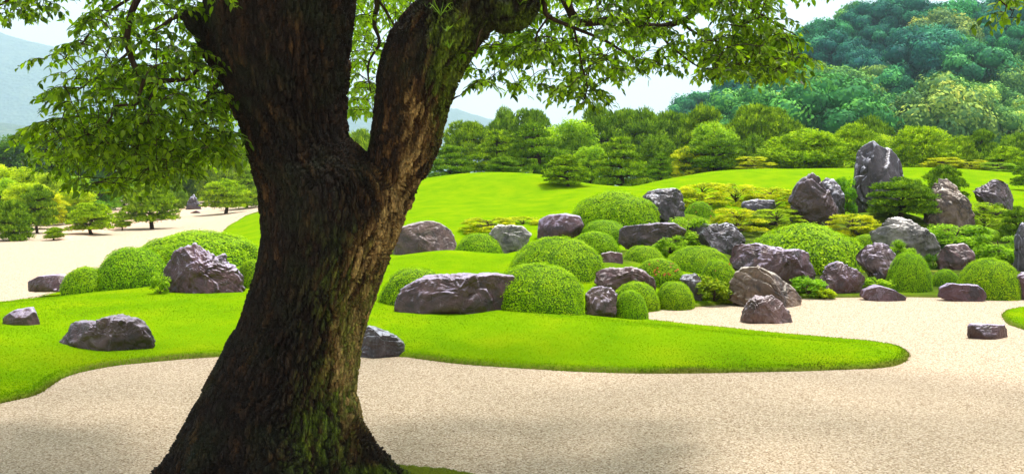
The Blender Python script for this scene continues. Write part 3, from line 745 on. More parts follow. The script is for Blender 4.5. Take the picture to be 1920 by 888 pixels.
# ------------------------------------------------------------------ rocks
def rock(i, out, Y, depth, mk, style, lab):
    rs = np.random.RandomState(100 + i)
    out = np.array(out, float)
    x0, x1 = out[:, 0].min(), out[:, 0].max(); yb = out[:, 1].max(); yt = out[:, 1].min()
    cx = (x0 + x1) / 2
    if Y < 16.0: Y = hit(cx, yb - 1) + 0.3 * (x1 - x0) * 13 / F * depth
    s = Y / F
    base = at(cx, yb, Y)
    q = np.stack([(out[:, 0] - cx) * s, (yb - out[:, 1]) * s], 1)
    hh = (yb - yt) * s; ww = (x1 - x0) * s
    low = q[:, 1] < 0.12 * hh
    q[low, 1] -= 0.35 * hh                                   # buried foot
    c = np.array([0.0 if style != 'x' else 0, 0.36 * hh])
    n = 720
    th = np.arange(n) / n * 2 * np.pi
    R = np.zeros(n)
    for k in range(len(q)):
        a = q[k] - c; b = q[(k + 1) % len(q)] - c
        e = b - a
        dx, dy = np.cos(th), np.sin(th)
        den = dx * e[1] - dy * e[0]
        with np.errstate(divide='ignore', invalid='ignore'):
            t = (a[0] * e[1] - a[1] * e[0]) / den
            u = (a[0] * dy - a[1] * dx) / den
        ok = (t > 0) & (u >= -1e-6) & (u <= 1 + 1e-6)
        R = np.maximum(R, np.where(ok, t, 0))
    big = (x1 - x0) * (yb - yt) > 5200
    V, T = ico(6 if big else 5)
    V = V.copy()
    ang = np.arctan2(V[:, 2], V[:, 0]) % (2 * np.pi)
    r = np.interp(ang / (2 * np.pi) * n, np.arange(n + 1), np.append(R, R[0]))
    m = np.sqrt(V[:, 0] ** 2 + V[:, 2] ** 2)
    f = m ** 0.55
    D = depth * ww * 0.5
    P = np.stack([r * np.cos(ang) * f, np.sign(V[:, 1]) * D * np.abs(V[:, 1]) ** 0.8, r * np.sin(ang) * f], 1)
    size = (ww * hh) ** 0.5
    # flat facets, mostly on the front, back and top
    nf = {'smooth': 8, 'facet': 18, 'slab': 14, 'crag': 16, 'strata': 8, 'columns': 10}[style]
    for k in range(nf):
        nn = np.array([rs.normal(0, 0.30), -rs.uniform(0.5, 1.0) if k % 4 else rs.uniform(0.5, 1.0), rs.normal(0.10, 0.24)])
        nn /= np.linalg.norm(nn)
        pr = P @ nn
        t = pr.max() * rs.uniform(0.62, 0.88)
        ov = np.maximum(pr - t, 0)
        P -= (ov * 0.97)[:, None] * nn
    for ax, lo_, hi_ in ((0, q[:, 0].min(), q[:, 0].max()), (2, q[:, 1].min() - c[1], q[:, 1].max() - c[1])):
        a_, b_ = P[:, ax].min(), P[:, ax].max()
        P[:, ax] = lo_ + (P[:, ax] - a_) / (b_ - a_) * (hi_ - lo_)
    # breakage and layering
    U = P / size
    dirn = P / (np.linalg.norm(P, axis=1)[:, None] + 1e-9)
    off = rs.uniform(0, 50, 3)
    w1 = U + 0.18 * np.stack([noise(U * 3 + off + k * 9, k) for k in range(3)], 1)
    if style == 'columns':
        F1, F2, I = worley(w1 * [5.5, 3.5, 1.0] + off, i)
        disp = 0.07 * (I - 0.5) - 0.05 * (1 - sstep(0, 0.10, F2 - F1)) + 0.025 * fbm(U * [12, 12, 4] + off, 4, i)
    elif style == 'strata':
        tl = -0.55 if i == 20 else 0.15
        lay = (w1[:, 2] - tl * w1[:, 0]) * 9 + 1.2 * fbm(U * 2.5 + off, 3, i)
        fr = lay - np.floor(lay)
        disp = 0.045 * (_h(np.floor(lay).astype(int), np.zeros(len(U), int), np.zeros(len(U), int), i) - 0.5) + 0.035 * (sstep(0, 0.25, fr) - 1) + 0.05 * fbm(U * 4 + off, 5, i)
    else:
        sc1 = {'smooth': 1.6, 'facet': 2.4, 'slab': 2.0, 'crag': 3.6}[style]
        F1, F2, I = worley(w1 * sc1 + off, i)
        amp = {'smooth': 0.02, 'facet': 0.045, 'slab': 0.040, 'crag': 0.055}[style]
        disp = amp * (I - 0.5) - amp * 0.35 * (1 - sstep(0, 0.10, F2 - F1))
        F1, F2, I = worley(w1 * sc1 * 2.6 + off * 2, i + 50)
        disp = disp + amp * 0.40 * (I - 0.5) - amp * 0.22 * (1 - sstep(0, 0.10, F2 - F1))
        fa = {'smooth': 0.012, 'facet': 0.038, 'slab': 0.028, 'crag': 0.022}[style]
        disp = disp + fa * facet(w1 * sc1 * 1.3 + off + 3, i + 20) + fa * 0.5 * facet(w1 * sc1 * 3.4 + off + 7, i + 30)
        rid = 1 - np.abs(fbm(U * 3.2 + off, 4, i + 9)) * 2.4
        disp = disp + {'smooth': 0.010, 'facet': 0.008, 'slab': 0.018, 'crag': 0.028}[style] * rid + 0.014 * fbm(U * 9 + off, 5, i + 3, 0.6)
    P = P + dirn * (disp * size)[:, None]
    P[:, 2] += c[1]
    me = mesh('rock', P, T, style in ('smooth', 'slab', 'strata', 'columns', 'crag', 'facet'))
    me.shade_smooth()
    o = obj('rock', me, rock_mat(mk), None, base)
    tag(o, lab, 'rock', 'garden rocks')
for i, a in enumerate(ROCKS): rock(i, *a)

# ------------------------------------------------------------------ pines
def pine(seed, kind):
    """unit tree: height 1, spread about 1. returns trunk mesh, crown mesh"""
    rs = np.random.RandomState(seed)
    g = Geo(); nd = Geo()
    bend = rs.uniform(-0.08, 0.08, (6, 2)); bend[0] = 0
    zs = np.linspace(0, 0.93, 6)
    tr = smooth_path(np.stack([np.cumsum(bend[:, 0]) * 0.7, np.cumsum(bend[:, 1]) * 0.7, zs], 1), 6)
    tr[:, :2] -= tr[-1, :2] * np.linspace(0, 1, len(tr))[:, None] * 0.7
    tr[0, 2] = -0.08
    tube(g, tr, np.linspace(0.042, 0.010, len(tr)), 7)
    def trunk_at(z):
        i = np.argmin(np.abs(tr[:, 2] - z)); return tr[i]
    pads = []
    if kind == 'cloud':
        lv = [(0.14, 0.35, 6, 0.20), (0.31, 0.36, 6, 0.20), (0.48, 0.31, 6, 0.19), (0.64, 0.24, 5, 0.18), (0.79, 0.15, 4, 0.16), (0.91, 0.0, 1, 0.17)]
    elif kind == 'umbrella':
        lv = [(0.34, 0.30, 5, 0.17), (0.50, 0.34, 6, 0.18), (0.64, 0.36, 8, 0.18), (0.76, 0.28, 7, 0.18), (0.86, 0.16, 5, 0.17), (0.92, 0.0, 1, 0.16)]
    elif kind == 'bushy':
        lv = [(0.08, 0.36, 7, 0.22), (0.22, 0.38, 7, 0.24), (0.36, 0.38, 7, 0.24), (0.52, 0.36, 6, 0.24), (0.68, 0.28, 6, 0.22), (0.81, 0.18, 4, 0.20), (0.91, 0.0, 1, 0.20)]
    else:   # 'low': wide spreading, few clear layers
        lv = [(0.24, 0.30, 6, 0.19), (0.38, 0.35, 8, 0.19), (0.54, 0.34, 8, 0.19), (0.70, 0.27, 7, 0.19), (0.82, 0.15, 4, 0.19), (0.88, 0.0, 1, 0.17)]
    for z, rad, k, pr in lv:
        a0 = rs.uniform(0, 6.28)
        for j in range(k):
            a = a0 + j * 6.283 / k + rs.normal(0, 0.25)
            rr = rad * rs.uniform(0.75, 1.1)
            c = trunk_at(z) + np.array([math.cos(a) * rr, math.sin(a) * rr, z - trunk_at(z)[2] + rs.normal(0, 0.030)])
            p = pr * rs.uniform(0.8, 1.15)
            pads.append((c, p, p * (rs.uniform(0.62, 0.9) if kind == 'bushy' else rs.uniform(0.32, 0.46) if kind == 'cloud' else rs.uniform(0.42, 0.68))))
            if rad > 0:
                b0 = trunk_at(max(z - 0.06, 0.05))
                mid = (b0 + c) / 2 + np.array([0, 0, rs.uniform(-0.02, 0.05)])
                tube(g, smooth_path([b0, mid, c - [0, 0, p * 0.15]], 4), np.linspace(0.016, 0.006, 9), 5)
    for c, p, h in pads:
        n = int(360 * (p / 0.2) ** 2)
        D = rs.normal(0, 1, (n, 3)); D[:, 2] = np.abs(D[:, 2]) * 1.1 - 0.25
        D /= np.linalg.norm(D, axis=1)[:, None]
        lump = 1 + 0.42 * fbm(D * 3.5 + c * 9, 2, seed)
        S = c + D * np.array([p, p, h]) * (lump * rs.uniform(0.72, 1.0, n))[:, None]
        tint = np.clip(0.48 + 0.16 * D[:, 2] + 0.50 * fbm(S * 13, 2, seed + 5) + rs.normal(0, 0.15, n), 0, 1)  # pad tops painted lighter, undersides darker, imitating light from above
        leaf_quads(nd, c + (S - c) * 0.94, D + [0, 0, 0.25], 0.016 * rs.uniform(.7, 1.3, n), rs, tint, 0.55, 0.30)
        for k in range(3):
            dr = D * [0.5, 0.5, 0.3] + [0, 0, 0.75] + rs.normal(0, 0.45, (n, 3))
            dr /= np.linalg.norm(dr, axis=1)[:, None]
            L = rs.uniform(0.026, 0.050, n)[:, None]
            sd_ = np.cross(dr, rs.normal(0, 1, (n, 3))); sd_ /= np.linalg.norm(sd_, axis=1)[:, None]
            V = np.stack([S - sd_ * 0.007, S + sd_ * 0.007, S + dr * L], 1).reshape(-1, 3)
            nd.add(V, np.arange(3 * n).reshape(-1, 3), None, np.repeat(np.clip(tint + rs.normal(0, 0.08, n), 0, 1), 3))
    return g.build('trunk', True), nd.build('crown')
PINES = {}
for k, (kind, seeds) in {'cloud': ('cloud', (1, 2, 3)), 'umbrella': ('umbrella', (4, 5)), 'bushy': ('bushy', (6, 7)), 'low': ('low', (8, 9))}.items():
    PINES[k] = [pine(s_, kind) for s_ in seeds]
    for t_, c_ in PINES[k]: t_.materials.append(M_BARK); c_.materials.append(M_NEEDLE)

def broadleaf(seed, kind):
    """unit tree or shrub: height 1, spread 1"""
    rs = np.random.RandomState(seed)
    g = Geo(); lf = Geo()
    if kind == 'maple':      # flat layered sprays
        K = 64; ls = 0.022; per = 170
    elif kind == 'shrub':    # low, loose, many small shoots
        K = 40; ls = 0.030; per = 200
    elif kind == 'tree':
        K = 60; ls = 0.024; per = 280
    else:                    # coarse-leaved shrub
        K = 26; ls = 0.058; per = 70
    tube(g, smooth_path([(0, 0, -0.1), (0.02, 0.01, 0.2), (-0.02, 0.02, 0.45), (0.02, 0, 0.75)], 4), np.linspace(0.03, 0.008, 13), 6)
    for k in range(K):
        a = rs.uniform(0, 6.28); u = rs.uniform(0.0, 1.0)
        z = 0.06 + 0.80 * u if kind in ('maple', 'tree') else 0.05 + 0.74 * u
        rr = (0.46 if kind == 'maple' else 0.40) * math.sqrt(max(0.02, 1 - ((z - 0.30) / 0.68) ** 2)) * rs.uniform(0.3, 1.0) ** 0.4
        c = np.array([math.cos(a) * rr, math.sin(a) * rr, z])
        if kind == 'maple': p, h = rs.uniform(0.08, 0.15), rs.uniform(0.05, 0.10)
        elif kind == 'tree': p, h = rs.uniform(0.12, 0.20), rs.uniform(0.09, 0.14)
        else: p, h = rs.uniform(0.10, 0.17), rs.uniform(0.14, 0.22)
        b0 = np.array([0, 0, max(0.08, z - 0.3 * rs.rand() - 0.1)])
        tube(g, smooth_path([b0, (b0 + c) / 2 + [0, 0, 0.03], c], 3), np.linspace(0.009, 0.003, 7), 4)
        n = per
        D = rs.normal(0, 1, (n, 3)); D[:, 2] = np.abs(D[:, 2]) * 1.1 - 0.3
        D /= np.linalg.norm(D, axis=1)[:, None]
        S = c + D * np.array([p, p, h]) * (rs.uniform(0.55, 1.08, n) * (1 + 0.25 * fbm(D * 2 + c * 7, 2, seed)))[:, None]
        tint = np.clip(0.52 + 0.45 * fbm(S * 12, 2, seed + 5) + rs.normal(0, 0.16, n) + rs.normal(0, 0.10), 0, 1)
        nn = D * 0.4 + [0, 0, 0.8]
        leaf_quads(lf, S, nn, ls * rs.uniform(0.7, 1.3, n), rs, tint, 0.6, 0.55)
    return g.build('trunk', True), lf.build('crown')
BROAD = {'maple': [broadleaf(s_, 'maple') for s_ in (21, 22, 23)], 'shrub': [broadleaf(s_, 'shrub') for s_ in (31, 32)],
         'tree': [broadleaf(s_, 'tree') for s_ in (41, 42, 43)], 'coarse': [broadleaf(s_, 'coarse') for s_ in (51, 52)]}
for kk in BROAD.values():
    for t_, c_ in kk: t_.materials.append(M_BARK); c_.materials.append(M_LEAFY)

cnt = {}
def plant(lib, kind, name, cat, l_, r_, top, Y, base=None, color=W1, lab='', grp=None, stretch=1.0):
    protos = lib[kind]; i = cnt.get(kind, 0); cnt[kind] = i + 1
    tm, cm = protos[i % len(protos)]
    cx = (l_ + r_) / 2; X = (cx - 960) / F * Y
    gz = float(ground(X, Y)[0]) - 0.02
    if base is not None: gz = min(gz, at(cx, base, Y)[2]) if Y < 34 else gz
    h = at(cx, top, Y)[2] - gz
    w = (r_ - l_) * Y / F * stretch
    rr = random.Random(i * 31 + hash(kind) % 7 + int(cx))
    o = empty(name, (X, Y, gz), rr.uniform(0, 6.28), (w, w, h))
    tag(o, lab, cat, grp)
    obj('trunk', tm, None, o)
    c = obj('crown', cm, None, o); c.color = (*color, 1)
    return o
DK, MD, YG, BL = (0.98, 1.10, 0.65), (1.42, 1.40, 0.5), (1.85, 1.75, 0.4), (1.15, 1.25, 0.8)
PT = [  # kind, left, right, top, distance, base, colour, label
 # on and before the hill crest
 ('cloud', 797, 880, 266, 44, None, DK, 'dark layered pine just right of the big trunk above the lawn hill'),
 ('cloud', 882, 988, 243, 46, None, MD, 'olive green pine second from the trunk behind the lawn hill'),
 ('cloud', 950, 1056, 229, 45, None, DK, 'tall dark tiered pine centred behind the first lawn hill'),
 ('low', 912, 972, 292, 43, None, DK, 'low spreading dark pine at the foot of the tall tiered pine'),
 ('cloud', 1026, 1104, 285, 34.5, 361, MD, 'small tiered pine standing alone on the side of the lawn hill'),
 ('cloud', 1116, 1216, 256, 43, None, MD, 'tiered pine with leaning trunk in the dip between the lawn hills'),
 ('cloud', 1218, 1260, 286, 40, 338, DK, 'smallest slim pine on the left shoulder of the second lawn hill'),
 ('low', 1290, 1400, 249, 45, None, DK, 'wide layered pine at the left of the second lawn hill crest'),
 ('bushy', 1436, 1578, 247, 46, None, YG, 'broad fluffy light green pine with short trunk on the second lawn hill'),
 ('bushy', 1552, 1652, 240, 47, None, YG, 'yellow green pine directly behind the tallest standing stone'),
 ('bushy', 1668, 1774, 238, 46, None, YG, 'bright yellow green pine right of the tallest standing stone'),
 ('bushy', 1768, 1832, 262, 46, None, MD, 'green pine with soft outline right of the bright yellow green pine'),
 ('cloud', 1800, 1878, 233, 50, None, DK, 'dark pine with pointed top towards the right edge'),
 ('low', 1850, 1918, 272, 44, None, YG, 'flat yellow topped pine near the right edge'),
 ('low', 1900, 1980, 300, 34, None, DK, 'dark pine cut by the right edge above the slab rock'),
 # behind
 ('umbrella', 838, 908, 226, 56, None, MD, 'pale feathery pine rising behind the first pines right of the trunk'),
 ('umbrella', 914, 972, 211, 64, None, BL, 'distant bluish pine poking above the olive green pine'),
 ('umbrella', 964, 1024, 203, 62, None, BL, 'distant pine with flat top left of the lime green tree'),
 ('umbrella', 1086, 1148, 203, 58, None, DK, 'umbrella pine with bare trunk showing against the sky'),
 ('umbrella', 1142, 1200, 203, 64, None, BL, 'thin airy pine right of the bare trunked umbrella pine'),
 ('umbrella', 1170, 1240, 212, 62, None, BL, 'tall hazy grey green pine left of the middle of the row'),
 ('umbrella', 1225, 1296, 208, 64, None, BL, 'tall hazy pine with spiky top beside the forest hill edge'),
 ('umbrella', 1286, 1354, 207, 58, None, MD, 'rounded pine at the left foot of the forest hill'),
 ('umbrella', 1372, 1476, 196, 55, None, MD, 'largest round-topped pine with reddish branches below the forest hill'),
 ('low', 1452, 1512, 222, 58, None, MD, 'flat pine top right of the largest round-topped pine'),
 ('umbrella', 1590, 1666, 227, 58, None, DK, 'dark pine crown above the yellow green pine behind the standing stone'),
 ('umbrella', 1050, 1100, 250, 54, None, DK, 'dark pine in the gap between tiered pines and lime green tree'),
 ('bushy', 1190, 1262, 255, 52, None, DK, 'shadowy pine behind the smallest slim pine'),
 ('bushy', 1380, 1450, 262, 52, None, DK, 'dark pine mass left of the broad fluffy light green pine'),
 ('bushy', 1880, 1960, 250, 56, None, DK, 'green pine at the far right of the row'),
 # among the rocks
 ('low', 1630, 1742, 331, 25.0, 414, DK, 'dark layered pine spreading in front of the tallest standing stone'),
 ('low', 1738, 1812, 307, 28.5, 385, DK, 'small dark pine behind the brown speckled pointed rock'),
 ('low', 1878, 1935, 385, 24, 432, DK, 'low pine at the right edge below the slab rock'),
 # on the sand to the left
 ('low', 128, 216, 378, 36, 443, YG, 'leftmost rounded pine standing on the pale sand'),
 ('low', 212, 246, 394, 39, 430, MD, 'tiny pine between two larger ones on the pale sand'),
 ('low', 234, 336, 338, 40, 432, MD, 'tiered pine with leaning trunk on the pale sand'),
 ('low', 378, 468, 334, 53, 406, YG, 'bright rounded pine on the sand beside the big trunk'),
 ('cloud', 425, 500, 316, 58, 386, MD, 'darker pine half hidden by the big trunk above the sand'),
 ('bushy', 300, 350, 345, 62, None, BL, 'hazy pine behind the tiered pine on the sand'),
 ('low', -14, 66, 372, 33, 466, DK, 'low dark pine at the left edge beside the sand'),
 ('low', 40, 100, 345, 37, 445, DK, 'dark pine among the yellow foliage at the left'),
 ('low', 80, 122, 425, 33, 444, MD, 'little green pine at the edge of the sand on the left'),
 ('low', 100, 150, 385, 44, None, DK, 'dark low pine behind the leftmost pine on the sand'),
 ('bushy', 250, 330, 255, 78, None, DK, 'distant dark pine seen under the hanging leaves on the left'),
 ('bushy', 318, 392, 268, 80, None, DK, 'distant dark pine behind the grey pyramid rock'),
 ('bushy', 385, 470, 255, 76, None, MD, 'distant grey green pine left of the big trunk'),
 ('bushy', 440, 520, 270, 80, None, MD, 'distant pine touching the left side of the big trunk'),
 ('bushy', 640, 720, 245, 70, None, MD, 'distant pine seen through the fork of the big tree'),
]
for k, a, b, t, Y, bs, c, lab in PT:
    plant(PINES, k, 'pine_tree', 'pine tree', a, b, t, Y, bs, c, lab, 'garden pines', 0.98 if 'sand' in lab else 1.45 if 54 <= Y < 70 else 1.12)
LIME, YEL, GRN, OLV = (1.0, 1.1, 0.8), (1.5, 1.30, 0.4), (0.5, 0.78, 0.6), (0.28, 0.44, 0.42)
BT = [
 ('tree', 996, 1118, 218, 56, None, LIME, 'lime green broadleaf tree among the dark pines', 'tree'),
 ('tree', 1078, 1140, 268, 47, None, LIME, 'bright green leafy tree right of the small hill pine', 'tree'),
 ('tree', 1296, 1384, 222, 53, None, LIME, 'lime green tree left of the largest round-topped pine', 'tree'),
 ('maple', 1262, 1320, 268, 45, None, YEL, 'yellow green maple left of the wide layered pine', 'tree'),
 ('maple', 1380, 1446, 290, 44, None, YEL, 'small yellow maple at the hill crest before the broad fluffy pine', 'tree'),
 ('tree', 1468, 1560, 236, 52, None, LIME, 'lime green crown above the broad fluffy light green pine', 'tree'),
 ('tree', 1600, 1680, 246, 53, None, (1.3, 1.2, .7), 'yellow green tree crown left of the bright yellow green pine', 'tree'),
 ('maple', 1735, 1800, 293, 43.5, None, YEL, 'low yellow maple right of the bright yellow green pine', 'shrub'),
 ('maple', 1790, 1850, 297, 43, None, YEL, 'low yellow maple along the third lawn hill crest', 'shrub'),
 ('maple', 1840, 1900, 302, 42, None, LIME, 'low green maple at the right end of the third lawn hill', 'shrub'),
 ('tree', 1740, 1810, 250, 56, None, LIME, 'pale green tree between the pines on the right', 'tree'),
 # left
 ('tree', -30, 62, 303, 46, None, YEL, 'bright yellow green tree at the left edge', 'tree'),
 ('tree', 40, 112, 318, 48, None, (1.3, 1.15, .6), 'yellow green tree next to the one at the left edge', 'tree'),
 ('tree', 90, 165, 325, 52, None, LIME, 'lime green tree below the hanging leaves on the left', 'tree'),
 ('maple', 60, 120, 358, 43, None, YEL, 'layered yellow shrub between the left foliage and the sand', 'shrub'),
 ('maple', 98, 158, 372, 50, None, GRN, 'dark leafy shrub bordering the far sand on the left', 'shrub'),
 ('tree', 150, 215, 335, 58, None, GRN, 'green tree behind the leftmost pine on the sand', 'tree'),
 ('tree', 205, 262, 330, 62, None, LIME, 'light green tree at the back of the sand', 'tree'),
 ('tree', -40, 60, 245, 88, None, OLV, 'dark green tree in the distance at the left edge', 'tree'),
 ('tree', 30, 120, 250, 92, None, OLV, 'dark distant tree under the hazy mountain on the left', 'tree'),
 ('tree', 100, 190, 262, 95, None, OLV, 'dark distant tree behind the hanging leaves on the left', 'tree'),
 ('tree', 180, 270, 270, 92, None, OLV, 'dark distant tree above the tiered pine on the sand', 'tree'),
 ('tree', 690, 800, 262, 84, None, OLV, 'distant tree just behind the right limb of the big tree', 'tree'),
 ('tree', 10, 90, 338, 40, None, YEL, 'sunny yellow green bush above the low dark pine at the left edge', 'tree'),
 ('tree', 110, 172, 348, 46, None, YEL, 'yellow green bush directly left of the leftmost sand pine', 'tree'),
 ('tree', -40, 30, 330, 42, None, LIME, 'lime green bush cut by the left edge', 'tree'),
 # slope shrubs
 ('maple', 1272, 1362, 336, 29.5, 392, YEL, 'yellow maple shrub right above the small dark dome', 'shrub'),
 ('maple', 1335, 1425, 340, 30.5, 395, YEL, 'yellow maple shrub in the middle of the slope', 'shrub'),
 ('maple', 1400, 1492, 346, 29.5, 400, YEL, 'yellow maple shrub left of the dark pointed rock', 'shrub'),
 ('maple', 1340, 1425, 384, 24.5, 436, YEL, 'yellow maple shrub below the flat dark rock', 'shrub'),
 ('maple', 1412, 1500, 388, 25.5, 425, (1.2, 1.1, .6), 'yellow green maple shrub above the largest dome', 'shrub'),
 ('maple', 868, 960, 404, 25, 440, YEL, 'low yellow maple shrub above the dome beside the pale faceted rock', 'shrub'),
 ('maple', 945, 1018, 402, 25.5, 440, YEL, 'low yellow maple shrub above the pale faceted rock', 'shrub'),
 ('maple', 1556, 1640, 398, 23.8, 446, YEL, 'golden maple shrub at the foot of the tallest standing stone', 'shrub'),
 ('shrub', 1252, 1328, 402, 20.9, 468, LIME, 'yellow green leafy shrub between the long dark rock and the blocky rock', 'shrub'),
 ('shrub', 1225, 1290, 440, 19.6, 472, LIME, 'small leafy shrub under the long dark overhanging rock', 'shrub'),
 ('shrub', 1742, 1852, 416, 22.6, 470, (1.0, 1.15, .8), 'bright green leafy shrub below the brown speckled rock', 'shrub'),
 ('shrub', 1826, 1914, 436, 21, 490, (1.0, 1.15, .8), 'bright green bushy shrub above the big round right dome', 'shrub'),
 ('maple', 1808, 1884, 374, 25.5, 422, (1.2, 1.15, .6), 'spreading yellow green maple below the dark slab rock', 'shrub'),
 ('shrub', 1562, 1604, 326, 27.6, 396, GRN, 'green bush squeezed between the dark pointed rock and the standing stone', 'shrub'),
 ('shrub', 1660, 1716, 446, 20.6, 486, LIME, 'small green shrub on top of the tall dome beside the leaning stone', 'shrub'),
 ('shrub', 1732, 1768, 470, 20, 535, OLV, 'dark green shrub in the gap before the squat mauve rock', 'shrub'),
 ('coarse', 1308, 1372, 514, 16.5, 569, (0.9, 0.85, .8), 'variegated leafy shrub at the gravel edge beside the tan boulder', 'shrub'),
 ('coarse', 1486, 1548, 516, 17.5, 557, (0.7, 0.95, .7), 'green leafy shrub at the gravel edge right of the tan boulder', 'shrub'),
 ('coarse', 1528, 1566, 536, 17.3, 558, YEL, 'small yellow shrub at the foot of the purple rock', 'shrub'),
 ('coarse', 1620, 1676, 518, 18.0, 556, LIME, 'leafy sprig shrub between the purple rock and the leaning stone', 'shrub'),
 ('coarse', 284, 316, 508, 15.6, 545, LIME, 'light green fern tuft at the left foot of the craggy purple boulder', 'fern'),
 ('shrub', 1395, 1440, 520, 19.0, 555, OLV, 'dark shrub behind the tan boulder', 'shrub'),
 ('shrub', 1700, 1770, 425, 23.5, 470, GRN, 'green shrub behind the large pale cracked rock', 'shrub'),
]
for k, a, b, t, Y, bs, c, lab, cat in BT:
    if k == 'maple' and c == YEL: c = (1.8, 1.30, 0.4)          # golden spring foliage
    nm = {'tree': 'broadleaf_tree' if k == 'tree' else 'maple_tree', 'shrub': 'maple_shrub' if k == 'maple' else 'leafy_shrub', 'fern': 'fern_tuft'}[cat]
    plant(BROAD, k, nm, cat, a, b, t, Y, bs, c, lab, {'tree': 'broadleaf trees', 'shrub': 'garden shrubs', 'fern': None}[cat], 1.22)

# ------------------------------------------------------------------ forest hill and far mountains
def forest_tree(seed):
    rs = np.random.RandomState(seed)
    lf = Geo(); g = Geo()
    tube(g, smooth_path([(0, 0, -0.2), (0.02, 0, 0.2), (0, 0.02, 0.6)], 4), np.linspace(0.04, 0.02, 9), 6)
    lobes = []; K = 17
    for k in range(K):                                   # separate billowing boughs with real gaps between them
        u = 1 - 1.35 * (k + 0.5) / K + rs.normal(0, 0.05); a = k * 2.39996 + rs.normal(0, 0.22)
        r = math.sqrt(max(0.0, 1 - u * u)); q = rs.uniform(0.78, 1.0)
        lobes.append((np.array([math.cos(a) * r * 0.36 * q, math.sin(a) * r * 0.36 * q, 0.52 + u * 0.32 * q]), rs.uniform(0.13, 0.21)))
    V, T = ico(2)
    lf.add(V * [0.24, 0.24, 0.22] + [0, 0, 0.48], T, None, 0.4)
    for c, p in lobes:
        lf.add(V * [p * .80, p * .80, p * .62] * (1 + 0.25 * noise(V * 2 + c * 9, seed))[:, None] + c, T, None, 0.4)
        n = 620
        D = rs.normal(0, 1, (n, 3)); D[:, 2] = np.abs(D[:, 2]) * 1.1 - 0.45
        D /= np.linalg.norm(D, axis=1)[:, None]
        S = c + D * [p, p, p * 0.8] * (rs.uniform(0.88, 1.05, n) * (1 + 0.38 * fbm(D * 3 + c * 9, 2, seed)))[:, None]
        tint = np.clip(0.46 + 0.16 * D[:, 2] + 0.30 * fbm(S * 9, 2, seed) + rs.normal(0, 0.09, n) + rs.normal(0, 0.12), 0, 1)  # top light painted into the boughs: paler upward, darker beneath
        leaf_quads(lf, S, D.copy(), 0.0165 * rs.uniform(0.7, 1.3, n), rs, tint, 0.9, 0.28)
    return g.build('trunk', True), lf.build('crown')
FT = [forest_tree(s_) for s_ in (61, 62, 63, 64, 65)]
for t_, c_ in FT: t_.materials.append(M_BARK); c_.materials.append(M_FOREST)
ridge_px = np.array([1240, 1290, 1330, 1400, 1480, 1540, 1600, 1700, 1800, 1850, 1920, 2000, 2200])
ridge_py = np.array([250, 205, 178, 125, 75, 48, 32, 12, 18, 45, 78, 110, 160])
def hill_h(X, Y):
    px = 960 + X / np.maximum(Y, 1) * F
    rp = np.interp(960 + X / 190.0 * F, ridge_px, ridge_py)
    top = EYE - (rp - HOR) / F * 190.0 - 10.5
    left = sstep(22, 36, X)
    return (np.maximum(top, 0) * sstep(100, 190, Y) * left * (1 - sstep(190, 330, Y)) + 0.2 - 3.0 * (1 - sstep(95, 104, Y)))
m_floor, n_, l_n, b_n = mat('forest_floor')
l_n.new(ramp(n_, l_n, tex(n_, l_n, 'noise', 0.6, coords(n_), Detail=5.0).outputs[0], [(0.3, (0.008, 0.022, 0.014)), (0.7, (0.02, 0.05, 0.02))]), b_n.inputs['Base Color'])
tag(grid('forest_hill', np.arange(15, 200, 3.0), np.arange(95, 340, 4.0), hill_h, material=m_floor), 'wooded hill slope', None, None, 'structure')
rs = np.random.RandomState(77)
rows = []
for Y in np.arange(106, 203, 10.2):
    dx = 8.0 if Y < 150 else 8.2
    for X in np.arange(24, 120, dx):
        x = X + rs.uniform(-2.6, 2.6); y = Y + rs.uniform(-4, 4)
        px = 960 + x / y * F
        if 1282 < px < 1985 and not (x < 34 and y < 150 and px < 1300): rows.append((x, y, px))
FC = [(0.26, 0.80, 1.05), (0.36, 0.95, 0.75), (0.65, 1.05, 0.55), (1.1, 1.2, 0.55), (1.6, 1.3, 0.6), (1.6, 1.15, 0.7), (0.22, 0.66, 1.05)]
FLAB = {}
def forest_one(i, x, y, px, lab, grp, hmul=1.0):
    z = float(hill_h(np.array([x]), np.array([y]))[0]) - 0.3
    up = sstep(112, 165, y)          # paler chinquapin crowns low on the hill, dark blue green above
    w_ = np.array([0.25 + up, 0.3 + up * .6, 0.6, 0.8 * (1 - up) + .1, 1.1 * (1 - up) + .05, 0.4 * (1 - up) + .06, 0.1 + up]); w_[3:6] *= 1 + 1.5 * (px > 1540) * (1 - up); w_ /= w_.sum()
    ci = rs.choice(7, p=w_)
    c = FC[ci]
    tm, cm = FT[i % 5]
    big_ = rs.uniform(0.8, 1.3); h = 12.0 * big_ ** 0.7; w = 11.0 * big_
    o = empty('forest_tree', (x, y, z), rs.uniform(0, 6.28), (w, w, h))
    cn = ['dark blue green', 'deep green', 'mid green', 'light green', 'pale golden', 'tan tinted', 'dark bluish'][ci]
    band = 'at the foot' if y < 122 else 'low on the slope' if y < 142 else 'halfway up' if y < 165 else 'high on the slope' if y < 183 else 'along the crest'
    side = 'left flank' if px < 1420 else 'left side' if px < 1560 else 'middle' if px < 1700 else 'right side' if px < 1840 else 'right end'
    FLAB.setdefault((cn, band, side), []).append((px, o))
    tag(o, None, 'tree', grp)
    obj('trunk', tm, None, o)
    k = obj('crown', cm, None, o); k.color = (*[v * rs.uniform(0.9, 1.1) for v in c], 1)
rows = rows[:300]
for i, (x, y, px) in enumerate(rows):
    forest_one(i, x, y, px, '', 'trees of the forest hill')
